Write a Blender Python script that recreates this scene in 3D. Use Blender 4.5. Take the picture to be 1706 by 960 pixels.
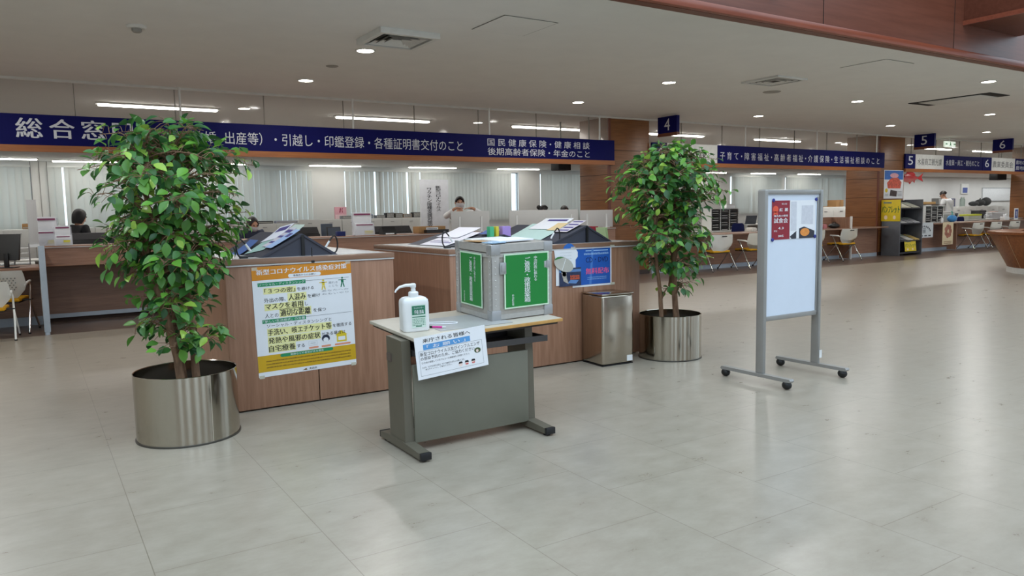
import bpy, bmesh, math, random
from mathutils import Vector, Matrix, Euler
for o in list(bpy.data.objects): bpy.data.objects.remove(o)
SC = bpy.context.scene
COL = SC.collection
R = math.radians
rnd = random.Random(7)

# ------------------------------------------------------------------ camera, sky, exposure
cam_d = bpy.data.cameras.new('camera'); cam = bpy.data.objects.new('camera', cam_d); COL.objects.link(cam)
YAW, PITCH, ROLL, FPX = R(32.43235), R(5.77684), R(-1.02693), 1260.31
fwd = Vector((math.sin(YAW)*math.cos(PITCH), math.cos(YAW)*math.cos(PITCH), -math.sin(PITCH)))
rgt = Vector((math.cos(YAW), -math.sin(YAW), 0)); upv = rgt.cross(fwd)
r2 = rgt*math.cos(ROLL) + upv*math.sin(ROLL); u2 = -rgt*math.sin(ROLL) + upv*math.cos(ROLL)
M3 = Matrix((r2, u2, -fwd)).transposed()
cam.matrix_world = Matrix.Translation((0, 0, 1.48)) @ M3.to_4x4()
cam_d.sensor_width = 36; cam_d.lens = FPX/1706*36; cam_d.clip_end = 300
SC.camera = cam
w = bpy.data.worlds.new('sky'); SC.world = w; w.use_nodes = True
bg = w.node_tree.nodes['Background']
bg.inputs[0].default_value = (0.70, 0.86, 1.0, 1); bg.inputs[1].default_value = 1.6
SC.view_settings.view_transform = 'Standard'; SC.view_settings.look = 'None'
SC.view_settings.gamma = 1; SC.view_settings.use_curve_mapping = False
SC.view_settings.exposure = 0.68
SC.cycles.use_denoising = True
SC.cycles.max_bounces = 8; SC.cycles.diffuse_bounces = 5; SC.cycles.transparent_max_bounces = 16
SC.cycles.sample_clamp_indirect = 6
LAMP = 14.0      # strength of the ceiling lamps

# the light of the ceiling lamps: long rows over the office, round lamps over the lobby; plus added fill at the far right
def lamp_light(name, x, y, z, sx, sy, watts, col=(1, .99, .96), shape='RECTANGLE'):
    d = bpy.data.lights.new(name, 'AREA'); d.shape = shape; d.size = sx; d.size_y = sy; d.energy = watts; d.color = col
    o = bpy.data.objects.new(name, d); COL.objects.link(o); o.location = (x, y, z); return o
OFFICE_W, LOBBY_W = 52, 13
for y, q in ((15.15, 1.5), (20.2, 1.0), (25.2, 1.0), (29.7, .55)):
    for x in (2, 14, 26, 40, 53, 65): lamp_light('office_lamp_and_fill', x, y, 3.42, 11, .12, OFFICE_W*q*(2.8 if x > 45 else 1), (1, .98, .95) if x < 45 else (.94, .98, 1))  # far right ones: stronger cool fill, added to brighten the back wall there
for x in (-5.4, -.9, 3.67, 8.83, 13.8, 18.75, 23.3, 28):
    for y in (6.56, 9.06, 11.45): lamp_light('lobby_lamp_light', x, y, 3.47, .18, .18, LOBBY_W, shape='DISK')

# ------------------------------------------------------------------ materials
def nt(name):
    m = bpy.data.materials.new(name); m.use_nodes = True
    t = m.node_tree; return m, t, t.nodes['Principled BSDF']
def lin(c):
    return tuple(((x/255)/12.92 if x/255 <= .04045 else (((x/255)+.055)/1.055)**2.4) for x in c) + (1,)
MATS = {}
def mat(name, rgb, rough=.5, metal=0.0, vary=.05, scale=9, coat=0, spec=.5):
    if name in MATS: return MATS[name]
    m, t, p = nt(name)
    c = lin(rgb)
    tc = t.nodes.new('ShaderNodeTexCoord'); n = t.nodes.new('ShaderNodeTexNoise')
    n.inputs['Scale'].default_value = scale; n.inputs['Detail'].default_value = 3
    t.links.new(tc.outputs['Object'], n.inputs['Vector'])
    r = t.nodes.new('ShaderNodeValToRGB'); t.links.new(n.outputs[0], r.inputs[0])
    r.color_ramp.elements[0].position = .3; r.color_ramp.elements[1].position = .7
    r.color_ramp.elements[0].color = tuple(x*(1-vary) for x in c[:3])+(1,)
    r.color_ramp.elements[1].color = tuple(min(1, x*(1+vary)) for x in c[:3])+(1,)
    t.links.new(r.outputs[0], p.inputs['Base Color'])
    p.inputs['Roughness'].default_value = rough; p.inputs['Metallic'].default_value = metal
    p.inputs['Coat Weight'].default_value = coat; p.inputs['Specular IOR Level'].default_value = spec
    MATS[name] = m; return m
def wood(name, a, b, grain='z', scale=3.0, rough=.4, stretch=16, seams=None):
    if name in MATS: return MATS[name]
    m, t, p = nt(name)
    tc = t.nodes.new('ShaderNodeTexCoord'); mp = t.nodes.new('ShaderNodeMapping')
    s = {'h': (1.2, 1.2, stretch), 'x': (1, stretch, stretch), 'y': (stretch, 1, stretch), 'z': (stretch, stretch, 1)}[grain]
    mp.inputs['Scale'].default_value = s
    t.links.new(tc.outputs['Object'], mp.inputs[0])
    n = t.nodes.new('ShaderNodeTexNoise'); n.inputs['Scale'].default_value = scale
    n.inputs['Detail'].default_value = 6; n.inputs['Roughness'].default_value = .62
    t.links.new(mp.outputs[0], n.inputs['Vector'])
    r = t.nodes.new('ShaderNodeValToRGB'); t.links.new(n.outputs[0], r.inputs[0])
    r.color_ramp.elements[0].position = .32; r.color_ramp.elements[1].position = .68
    r.color_ramp.elements[0].color = lin(a); r.color_ramp.elements[1].color = lin(b)
    t.links.new(r.outputs[0], p.inputs['Base Color'])
    p.inputs['Roughness'].default_value = rough
    MATS[name] = m; return m
def steel(name, rgb, rough=.24, axis='z', aniso=.5):
    if name in MATS: return MATS[name]
    m, t, p = nt(name)
    tc = t.nodes.new('ShaderNodeTexCoord'); mp = t.nodes.new('ShaderNodeMapping')
    mp.inputs['Scale'].default_value = {'z': (60, 60, .6), 'x': (.6, 60, 60)}[axis]
    t.links.new(tc.outputs['Object'], mp.inputs[0])
    n = t.nodes.new('ShaderNodeTexNoise'); n.inputs['Scale'].default_value = 4; n.inputs['Detail'].default_value = 4
    t.links.new(mp.outputs[0], n.inputs['Vector'])
    mr = t.nodes.new('ShaderNodeMapRange'); mr.inputs[3].default_value = rough*.7; mr.inputs[4].default_value = rough*1.35
    t.links.new(n.outputs[0], mr.inputs[0]); t.links.new(mr.outputs[0], p.inputs['Roughness'])
    b = t.nodes.new('ShaderNodeBump'); b.inputs['Strength'].default_value = .03; t.links.new(n.outputs[0], b.inputs['Height'])
    t.links.new(b.outputs[0], p.inputs['Normal'])
    p.inputs['Base Color'].default_value = lin(rgb); p.inputs['Metallic'].default_value = 1
    MATS[name] = m; return m
def emit(name, rgb, s):
    if name in MATS: return MATS[name]
    m, t, p = nt(name)
    p.inputs['Base Color'].default_value = (.9, .9, .9, 1)
    p.inputs['Emission Color'].default_value = lin(rgb); p.inputs['Emission Strength'].default_value = s
    MATS[name] = m; return m
def sheer(name, rgb, clear, rough=.05, transl=0.0):
    """clear plastic or glass: straight-through light mixed with a pale gloss"""
    if name in MATS: return MATS[name]
    m, t, p = nt(name)
    p.inputs['Base Color'].default_value = lin(rgb); p.inputs['Roughness'].default_value = rough
    tr = t.nodes.new('ShaderNodeBsdfTransparent'); mx = t.nodes.new('ShaderNodeMixShader')
    mx.inputs[0].default_value = clear
    src = p.outputs[0]
    if transl:
        tl = t.nodes.new('ShaderNodeBsdfTranslucent'); tl.inputs[0].default_value = lin(rgb)
        m2 = t.nodes.new('ShaderNodeMixShader'); m2.inputs[0].default_value = transl
        t.links.new(p.outputs[0], m2.inputs[1]); t.links.new(tl.outputs[0], m2.inputs[2]); src = m2.outputs[0]
    t.links.new(src, mx.inputs[1]); t.links.new(tr.outputs[0], mx.inputs[2])
    t.links.new(mx.outputs[0], t.nodes['Material Output'].inputs[0])
    MATS[name] = m; return m

COUNTER = wood('counter_laminate', (138, 102, 82), (162, 124, 101), 'z', 2.2, .42)
COUNTERX = wood('counter_laminate_flat', (138, 102, 83), (162, 124, 102), 'x', 2.2, .42)
KIOSK = wood('writing_counter_laminate', (146, 106, 82), (170, 128, 103), 'z', 2.2, .40)
KIOSKX = wood('writing_counter_top_laminate', (132, 100, 80), (150, 116, 95), 'x', 2.2, .30)
PILLAR = wood('pillar_veneer', (116, 72, 38), (142, 94, 54), 'h', 1.6, .38, 26)
FASCIA = wood('fascia_veneer', (100, 55, 39), (115, 66, 49), 'x', 1.6, .42)
FASTRIM = wood('fascia_trim', (122, 60, 40), (140, 74, 52), 'x', 1.6, .3)
RAIL = wood('rail_veneer', (146, 84, 36), (168, 102, 46), 'x', 2.4, .4)
DESKWOOD = wood('desk_veneer', (118, 64, 28), (148, 88, 42), 'x', 2.6, .36, 10)
SEAM = mat('dark_joint', (45, 28, 20), .8)
NAVY = mat('sign_navy', (12, 14, 84), .55, vary=.03, spec=.12)
WHITE = mat('white_paint', (214, 214, 210), .6)
LETTER = mat('sign_white', (214, 216, 222), .5, vary=.02)
INK = mat('black_ink', (28, 28, 30), .6)
PAPER = mat('white_paper', (232, 234, 238), .6, vary=.015)
ALU = mat('aluminium', (150, 155, 160), .35, .85, vary=.03)
ALUP = mat('aluminium_painted', (152, 151, 148), .38, .3, vary=.03)
BLUEGREY = mat('blue_grey_edge', (168, 180, 192), .5)
DESKGREY = mat('desk_grey_paint', (96, 91, 78), .45, vary=.03)
DESKPANEL = mat('desk_panel_paint', (110, 109, 96), .42, vary=.03)
BLACK = mat('black_plastic', (22, 22, 24), .45)
CHROME = mat('chrome', (205, 205, 205), .12, 1.0, vary=.02)
STEEL = steel('planter_steel', (182, 176, 164), .13)
BINST = steel('bin_steel', (186, 178, 164), .17)
YELLOW = mat('yellow_fabric', (206, 152, 14), .85, scale=60)
CHAIRW = mat('chair_white_plastic', (234, 236, 232), .45, vary=.02)
NAVYFAB = mat('navy_fabric', (28, 40, 96), .9, scale=60)
WHITEPL = mat('white_plastic', (228, 230, 230), .35, vary=.02)
OFFWH = mat('office_white', (216, 218, 214), .5, vary=.02)
CARD = mat('cardboard', (166, 128, 84), .85)
DGREY = mat('dark_grey_board', (58, 60, 72), .6)
FILMW = sheer('frosted_screen', (222, 222, 222), .06, .4, .35)
GLASS = sheer('clear_glass', (200, 205, 200), .88, .03)
ACRYL = sheer('clear_acrylic', (225, 228, 236), .62, .06)
LAMPM = emit('lamp_glow', (255, 252, 244), LAMP)
DOWNM = emit('downlight_glow', (255, 250, 238), LAMP*1.4)
SKIN = mat('skin', (196, 150, 124), .55, vary=.03)
HAIR = mat('dark_hair', (26, 22, 22), .55, scale=40)

# ------------------------------------------------------------------ mesh builder
class B:
    def __init__(s): s.bm = bmesh.new()
    def box(s, x0, x1, y0, y1, z0, z1, bev=0, mi=0, M=None, seg=2):
        t = bmesh.new()
        bmesh.ops.create_cube(t, size=1)
        for v in t.verts:
            v.co = Vector(((x0+x1)/2 + v.co.x*(x1-x0), (y0+y1)/2 + v.co.y*(y1-y0), (z0+z1)/2 + v.co.z*(z1-z0)))
        if bev: bmesh.ops.bevel(t, geom=list(t.edges), offset=bev, segments=seg, affect='EDGES', profile=.5)
        s._add(t, mi, M); return s
    def _add(s, t, mi=0, M=None):
        if M is not None: bmesh.ops.transform(t, matrix=M, verts=t.verts)
        vm = {}
        for v in t.verts: vm[v] = s.bm.verts.new(v.co)
        for f in t.faces:
            try:
                g = s.bm.faces.new([vm[v] for v in f.verts]); g.material_index = mi
            except ValueError: pass
        t.free()
    def face(s, pts, mi=0):
        f = s.bm.faces.new([s.bm.verts.new(p) for p in pts]); f.material_index = mi; return s
    def tube(s, pts, r, seg=8, mi=0, cap=True):
        pts = [Vector(p) for p in pts]; n = len(pts)
        rs = r if isinstance(r, (list, tuple)) else [r]*n
        rings = []; ref = None
        for i, p in enumerate(pts):
            a = pts[max(0, i-1)]; b = pts[min(n-1, i+1)]; d = (b-a).normalized()
            if ref is None:
                ref = Vector((0, 0, 1)) if abs(d.z) < .9 else Vector((1, 0, 0))
            u = ref.cross(d)
            if u.length < 1e-5: u = Vector((1, 0, 0)).cross(d)
            u.normalize(); v = d.cross(u); ref = v.cross(u)*-1 if False else ref - d*ref.dot(d)
            if ref.length < 1e-4: ref = v
            rings.append([s.bm.verts.new(p + (u*math.cos(2*math.pi*k/seg) + v*math.sin(2*math.pi*k/seg))*rs[i]) for k in range(seg)])
        for i in range(n-1):
            for k in range(seg):
                f = s.bm.faces.new((rings[i][k], rings[i][(k+1) % seg], rings[i+1][(k+1) % seg], rings[i+1][k])); f.material_index = mi
        if cap:
            f = s.bm.faces.new(rings[0][::-1]); f.material_index = mi
            f = s.bm.faces.new(rings[-1]); f.material_index = mi
        return s
    def lathe(s, prof, seg=32, c=(0, 0, 0), mi=0, M=None):
        t = bmesh.new(); rings = []
        for (r, z) in prof:
            if r < 1e-6: rings.append([t.verts.new((c[0], c[1], c[2]+z))])
            else: rings.append([t.verts.new((c[0]+r*math.cos(2*math.pi*k/seg), c[1]+r*math.sin(2*math.pi*k/seg), c[2]+z)) for k in range(seg)])
        for a, b in zip(rings, rings[1:]):
            for k in range(seg):
                k2 = (k+1) % seg
                if len(a) == 1 and len(b) == 1: continue
                if len(a) == 1: t.faces.new((a[0], b[k2], b[k]))
                elif len(b) == 1: t.faces.new((a[k], a[k2], b[0]))
                else: t.faces.new((a[k], a[k2], b[k2], b[k]))
        s._add(t, mi, M); return s
    def prism(s, poly, axis, a, b, mi=0, M=None):
        """poly: 2-D outline; axis x -> (y,z), y -> (x,z), z -> (x,y)"""
        t = bmesh.new()
        f3 = {'x': lambda p, q: (q, p[0], p[1]), 'y': lambda p, q: (p[0], q, p[1]), 'z': lambda p, q: (p[0], p[1], q)}[axis]
        va = [t.verts.new(f3(p, a)) for p in poly]; vb = [t.verts.new(f3(p, b)) for p in poly]
        t.faces.new(va); t.faces.new(vb[::-1])
        for i in range(len(poly)):
            j = (i+1) % len(poly); t.faces.new((va[j], va[i], vb[i], vb[j]))
        bmesh.ops.recalc_face_normals(t, faces=t.faces)
        s._add(t, mi, M); return s
    def ball(s, c, r, seg=16, mi=0, M=None):
        t = bmesh.new(); bmesh.ops.create_uvsphere(t, u_segments=seg, v_segments=max(6, seg//2), radius=1)
        rr = r if isinstance(r, (list, tuple)) else (r, r, r)
        for v in t.verts: v.co = Vector((c[0]+v.co.x*rr[0], c[1]+v.co.y*rr[1], c[2]+v.co.z*rr[2]))
        s._add(t, mi, M); return s
    def build(s, name, mats, parent=None, loc=None, rot=None, angle=38, recalc=True):
        if recalc: bmesh.ops.recalc_face_normals(s.bm, faces=s.bm.faces)
        me = bpy.data.meshes.new(name); s.bm.to_mesh(me); s.bm.free()
        for m in (mats if isinstance(mats, (list, tuple)) else [mats]): me.materials.append(m)
        for p in me.polygons: p.use_smooth = True
        try: me.set_sharp_from_angle(angle=R(angle))
        except Exception: pass
        o = bpy.data.objects.new(name, me); COL.objects.link(o)
        if parent is not None: o.parent = parent
        if loc is not None: o.location = loc
        if rot is not None: o.rotation_euler = rot
        return o
def tag(o, label, cat, group=None, kind=None):
    if label: o['label'] = label
    if cat: o['category'] = cat
    if group: o['group'] = group
    if kind: o['kind'] = kind
    return o
def thing(name, label, cat, loc=(0, 0, 0), rot=(0, 0, 0), group=None):
    o = bpy.data.objects.new(name, None); COL.objects.link(o); o.empty_display_size = .1
    o.location = loc; o.rotation_euler = rot if isinstance(rot, (tuple, list)) else (0, 0, rot)
    return tag(o, label, cat, group)
def struct(name, b, m, parent=None, **k):
    o = b.build(name, m, parent, **k)
    if parent is None: o['kind'] = 'structure'
    return o
def bx(*a, **k): return B().box(*a, **k)
KIDS = {}
def dup(root, loc, rot=None, label=None, group=None):
    def cp(o, par):
        c = o.copy(); COL.objects.link(c)
        if par is not None: c.parent = par
        for ch in [x for x in list(o.children)]: cp(ch, c)
        return c
    r = cp(root, None); r.location = loc
    if rot is not None: r.rotation_euler = rot if isinstance(rot, (tuple, list)) else (0, 0, rot)
    if label: r['label'] = label
    if group: r['group'] = group
    return r
# flat marks and lettering on a plane: origin O, right U, up V
class Frame:
    def __init__(s, O=(0, 0, 0), U=(1, 0, 0), V=(0, 0, 1)):
        s.O, s.U, s.V = Vector(O), Vector(U), Vector(V); s.N = s.U.cross(s.V)
    def p(s, u, v, off=0): return s.O + s.U*u + s.V*v + s.N*off
    def poly(s, b, pts, off=.001, mi=0): b.face([s.p(u, v, off) for u, v in pts], mi); return b
    def rect(s, b, u0, u1, v0, v1, off=.001, mi=0): return s.poly(b, [(u0, v0), (u1, v0), (u1, v1), (u0, v1)], off, mi)
    def disc(s, b, u, v, ru, rv=None, off=.001, mi=0, n=20):
        rv = rv or ru
        return s.poly(b, [(u+ru*math.cos(2*math.pi*k/n), v+rv*math.sin(2*math.pi*k/n)) for k in range(n)], off, mi)
    def pill(s, b, u0, u1, v0, v1, off=.001, mi=0):
        r = (v1-v0)/2; P = []
        for k in range(9): a = -math.pi/2+math.pi*k/8; P.append((u1-r+r*math.cos(a), v0+r+r*math.sin(a)))
        for k in range(9): a = math.pi/2+math.pi*k/8; P.append((u0+r+r*math.cos(a), v0+r+r*math.sin(a)))
        return s.poly(b, P, off, mi)
    def outline(s, b, u0, u1, v0, v1, t, off=.001, mi=0):
        s.rect(b, u0, u1, v0, v0+t, off, mi); s.rect(b, u0, u1, v1-t, v1, off, mi)
        s.rect(b, u0, u0+t, v0+t, v1-t, off, mi); return s.rect(b, u1-t, u1, v0+t, v1-t, off, mi)
_tc = {}
def glyphs(body, bold):
    k = body
    if k in _tc: return _tc[k]
    c = bpy.data.curves.new('type', 'FONT'); c.body = body; c.size = 1; c.resolution_u = 2
    c.align_x = 'CENTER' if '\n' in body else 'LEFT'
    if '\n' in body: c.space_line = .92
    o = bpy.data.objects.new('type', c); COL.objects.link(o)
    dg = bpy.context.evaluated_depsgraph_get(); e = o.evaluated_get(dg); me = e.to_mesh()
    vs = [v.co.copy() for v in me.vertices]; fs = [list(p.vertices) for p in me.polygons]
    e.to_mesh_clear(); bpy.data.objects.remove(o); bpy.data.curves.remove(c)
    _tc[k] = (vs, fs); return vs, fs
def lettering(fr, items, m, parent, off=.0016, name='lettering'):
    """items: (text, u0, u1, v0, v1[, bold]); each text is fitted into its rectangle; V prefix text with '|' for a vertical column"""
    out = []
    for it in items:
        b = B()
        body, u0, u1, v0, v1 = it[:5]; bold = it[5] if len(it) > 5 else 0
        if body.startswith('|'): body = '\n'.join(body[1:])
        vs, fs = glyphs(body, bold)
        xa = min(v.x for v in vs); xb = max(v.x for v in vs); ya = min(v.y for v in vs); yb = max(v.y for v in vs)
        em = (v1-v0)/(yb-ya); sh = (-1, 1) if bold else (0,)      # bold: each stroke printed twice, a hair apart
        for q in sh:
            du = q*em*min(.022, bold*1.6)
            nv = [b.bm.verts.new(fr.p(u0+(v.x-xa)/(xb-xa)*(u1-u0)+du, v0+(v.y-ya)/(yb-ya)*(v1-v0), off+(.0002 if q > 0 else 0))) for v in vs]
            for f in fs:
                try: b.bm.faces.new([nv[i] for i in f])
                except ValueError: pass
        out.append(b.build(name, m, parent, recalc=False))
    return out
# ------------------------------------------------------------------ the setting
CZ = 3.5          # ceiling
SY = 12.98        # plane of the hanging signs and pillars
BY = 31.2         # back wall of the office
FY = 5.76         # edge of the ceiling towards the atrium
def floor_material():
    m, t, p = nt('floor_sheet')
    tc = t.nodes.new('ShaderNodeTexCoord')
    n = t.nodes.new('ShaderNodeTexNoise'); n.inputs['Scale'].default_value = 4.5; n.inputs['Detail'].default_value = 8; n.inputs['Roughness'].default_value = .7
    mp = t.nodes.new('ShaderNodeMapping'); mp.inputs['Scale'].default_value = (1, 1.7, 1)
    t.links.new(tc.outputs['Object'], mp.inputs[0]); t.links.new(mp.outputs[0], n.inputs['Vector'])
    r = t.nodes.new('ShaderNodeValToRGB'); t.links.new(n.outputs[0], r.inputs[0])
    r.color_ramp.elements[0].position = .3; r.color_ramp.elements[1].position = .7
    r.color_ramp.elements[0].color = lin((150, 140, 125)); r.color_ramp.elements[1].color = lin((167, 158, 144))
    br = t.nodes.new('ShaderNodeTexBrick'); br.offset = .5; br.inputs['Scale'].default_value = 1
    br.inputs['Brick Width'].default_value = .72; br.inputs['Row Height'].default_value = .72
    br.inputs['Mortar Size'].default_value = .0022; br.inputs['Mortar Smooth'].default_value = .3
    br.inputs['Color1'].default_value = (1, 1, 1, 1); br.inputs['Color2'].default_value = (.97, .97, .97, 1); br.inputs['Mortar'].default_value = (.62, .60, .57, 1)
    m2 = t.nodes.new('ShaderNodeMapping'); m2.inputs['Location'].default_value = (-3.75, -.345, 0); m2.inputs['Rotation'].default_value = (0, 0, R(90))
    m2.inputs['Location'].default_value = (3.735, -.345, 0)
    t.links.new(tc.outputs['Object'], m2.inputs[0]); t.links.new(m2.outputs[0], br.inputs['Vector'])
    mul = t.nodes.new('ShaderNodeMix'); mul.data_type = 'RGBA'; mul.blend_type = 'MULTIPLY'; mul.inputs[0].default_value = 1
    t.links.new(r.outputs[0], mul.inputs[6]); t.links.new(br.outputs[0], mul.inputs[7]); t.links.new(mul.outputs[2], p.inputs['Base Color'])
    mr = t.nodes.new('ShaderNodeMapRange'); mr.inputs[3].default_value = .25; mr.inputs[4].default_value = .32
    t.links.new(n.outputs[0], mr.inputs[0]); t.links.new(mr.outputs[0], p.inputs['Roughness'])
    n3 = t.nodes.new('ShaderNodeTexNoise'); n3.inputs['Scale'].default_value = 5; t.links.new(tc.outputs['Object'], n3.inputs['Vector'])
    bp = t.nodes.new('ShaderNodeBump'); bp.inputs['Strength'].default_value = .05; bp.inputs['Distance'].default_value = .02
    t.links.new(n3.outputs[0], bp.inputs['Height']); t.links.new(bp.outputs[0], p.inputs['Normal'])
    return m
struct('floor', bx(-9, 70, -9, 11.36, -.15, 0), floor_material())
struct('floor_border', bx(-9, 70, 11.36, BY, -.15, 0), mat('brown_floor_sheet', (112, 96, 86), .3, vary=.08, scale=6))
CEIL = mat('ceiling_board', (224, 223, 219), .85, vary=.02, scale=3)
struct('ceiling', bx(-9, 70, FY, BY, CZ, CZ+.2), CEIL)
fa = struct('wall_fascia', bx(-9, 70, FY-.12, FY-.001, CZ-.035, 7.2), FASCIA)
b = B()
for k in range(-3, 8): b.box(7.91+2.83*k-.005, 7.91+2.83*k+.005, FY-.124, FY-.12, CZ+.05, 7.1)
b.box(-9, 10.98, FY-.124, FY-.12, 4.30, 4.31)
struct('joints', b, SEAM, fa)
struct('trim_fascia', bx(-9, 70, FY-.19, FY-.121, CZ-.035, CZ+.05, bev=.01), FASTRIM)
be = struct('beam', bx(10.98, 12.5, -4, FY-.121, 3.916, 5.2, bev=.006), FASCIA)
struct('trim_beam', bx(10.955, 10.979, -4, FY-.121, 3.90, 3.96), FASTRIM)
# the atrium walls beyond and beside the camera: unseen brown front piers and windows, spaced to streak the planter reflections
b = B()
xs = [-9, -6.2, -4.4, -1.8, .2, 3.0, 5.0, 7.4, 9.4, 12.2, 14.2, 18, 20.4, 23.5, 26, 29, 33]
for i in range(0, len(xs)-1, 2): b.box(xs[i], xs[i+1], -9.3, -9, 0, 8)
b.box(-9, 70, -9.3, -9.001, 0, .5); b.box(-9, 70, -9.3, -9.001, 5.6, 8); b.box(33, 70, -9.3, -9.001, .5, 5.6); b.box(29, 29.001, -9.3, -9.001, .5, .51)
struct('wall_front_unseen', b, FASCIA)
struct('wall_left', bx(-9.3, -9, -9, BY, 0, 8), mat('wall_plaster', (205, 203, 196), .8))
struct('wall_right', bx(70, 70.3, -9, BY, 0, 8), MATS['wall_plaster'])
# office back wall with window openings
WALL = mat('office_wall', (206, 207, 204), .8, vary=.02, scale=2)
BAYS = [(-4.2, .20), (.69, 10.06), (11.48, 15.0), (15.0, 20.31), (21.59, 25.2), (35.3, 39.9), (40.3, 46.3)]
b = B(); WZ0, WZ1 = 1.15, 3.36
b.box(-9, 70, BY, BY+.3, 0, WZ0); b.box(-9, 70, BY, BY+.3, WZ1, CZ)
px = -9
for a, c in BAYS:
    if a > px: b.box(px, a, BY, BY+.3, WZ0, WZ1)
    px = c
b.box(px, 70, BY, BY+.3, WZ0, WZ1)
struct('wall_back', b, WALL)
for i, (a, c) in enumerate(BAYS):
    b = B(); n = max(1, round((c-a)/1.6))
    for k in range(n+1):
        x = a+(c-a)*k/n; b.box(max(a, x-.03), min(c, x+.03), BY+.12, BY+.18, WZ0, WZ1)
    b.box(a, c, BY+.12, BY+.18, WZ0, WZ0+.05); b.box(a, c, BY+.12, BY+.18, WZ1-.05, WZ1)
    wd = struct('window_%d' % (i+1), b, ALU)
    struct('pane', bx(a, c, BY+.145, BY+.15, WZ0, WZ1), GLASS, wd)
b = B()
for x in (.2, .45, .69): b.box(x-.01, x+.01, BY-.012, BY, 0, CZ)
struct('trim_wall', b, mat('wall_joint', (120, 120, 116), .7))
# vertical blinds: one thing per bay
BLIND = sheer('blind_fabric', (212, 213, 208), .0, .7, .45)
blabels = ['pale vertical blind at the far left of the office, left of the plain wall strip',
 'wide pale vertical blind behind the nearest potted tree, left of the pink calendar',
 'pale vertical blind with wide bright gaps between the pink calendar and the hanging notice board',
 'closed smooth pale vertical blind behind the masked man',
 'pale ribbed vertical blind beside the wood pillar, above the two dark heads',
 'pale vertical blind with bright slits just right of the second potted tree',
 'pale vertical blind seen behind the wheeled notice board']
wide = [{}, {2: .5}, {6: .9, 13: .9}, {}, {}, {0: .8, 8: .8, 14: .8}, {16: .9, 19: .8}]
for i, (a, c) in enumerate(BAYS):
    t = thing('vertical_blind', blabels[i], 'blind', ((a+c)/2, BY-.07, 0), group='vertical blinds of the office')
    hw = (c-a)/2-(.225 if i == 3 else 0)-.006
    if i == 3: t.location.x -= .225
    bx(-hw, hw, -.03, .03, WZ1-.06, WZ1+.0).build('head_rail', OFFWH, t)
    b = B(); n = int((c-a)/.21); closed = (i == 3)
    for k in range(n):
        x = -hw+.105+k*(2*hw-.02)/n
        if k in wide[i]: x += .07; 
        an = R(4 if closed else rnd.uniform(7, 15)*((.62 if i == 2 else 1) if i < 4 else -1.3)); hx = .112*math.cos(an); hy = .112*math.sin(an)
        if closed: hx = .109
        z0 = 1.10; z1 = WZ1-.06
        b.prism([(x-hx, -hy), (x, -.012), (x+hx, hy), (x+hx, hy+.003), (x, -.009), (x-hx, -hy+.003)], 'z', z0, z1)
    b.build('slats', BLIND, t)
    if i == 3:   # one slat left open at the end of the closed blind
        pass
# clear smoke screens between signs and ceiling
for i, (a, c) in enumerate([(-3.4, 10.83), (12.02, 20.96), (22.28, 31.1), (32.4, 42)]):
    t = struct('window_%d' % (i+8), bx(a, c, SY+.02, SY+.03, 2.985, CZ-.001), sheer('smoke_screen', (196, 194, 186), .80, .06, .5))
    b = B(); x = .70+1.37*math.ceil((a-.70)/1.37)
    while x < c: b.box(x-.004, x+.004, SY+.012, SY+.038, 2.985, CZ-.001); x += 1.37
    struct('joints', b, mat('screen_joint', (126, 124, 116), .7), t)
struct('trim_ceiling', bx(-9, 70, SY-.03, SY+.05, CZ-.035, CZ-.001), mat('trim_white', (206, 204, 198), .6))

# ------------------------------------------------------------------ pillars
def pillar(x0, x1, label):
    t = thing('wood_pillar', label, 'pillar', ((x0+x1)/2, SY+.55, 0), group='wood clad pillars')
    h = (x1-x0)/2
    bx(-h, h, -.53, .5, 0, CZ-.001, bev=.004).build('cladding', PILLAR, t)
    b = B()
    for z in (.72, 1.12, 1.7, 2.25, 2.78):
        b.box(-h-.003, h+.003, -.533, .503, z-.005, z+.005)
    b.build('panel_joints', SEAM, t)
    bx(-h-.012, -h+.05, -.545, -.50, 0, CZ-.002).build('corner_strip', mat('corner_veneer', (104, 52, 32), .45), t)
    bx(-h-.01, h+.01, -.54, .51, 0, .1).build('base_strip', mat('pillar_base', (60, 48, 42), .5), t)
    return t
pillar(10.83, 12.02, 'wood clad pillar behind the potted tree right of the long blue sign')
pillar(20.96, 22.28, 'wood clad pillar with the pamphlet rack and a colourful poster on it')
pillar(31.1, 32.4, 'wood clad pillar at the right edge of the picture')

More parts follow.
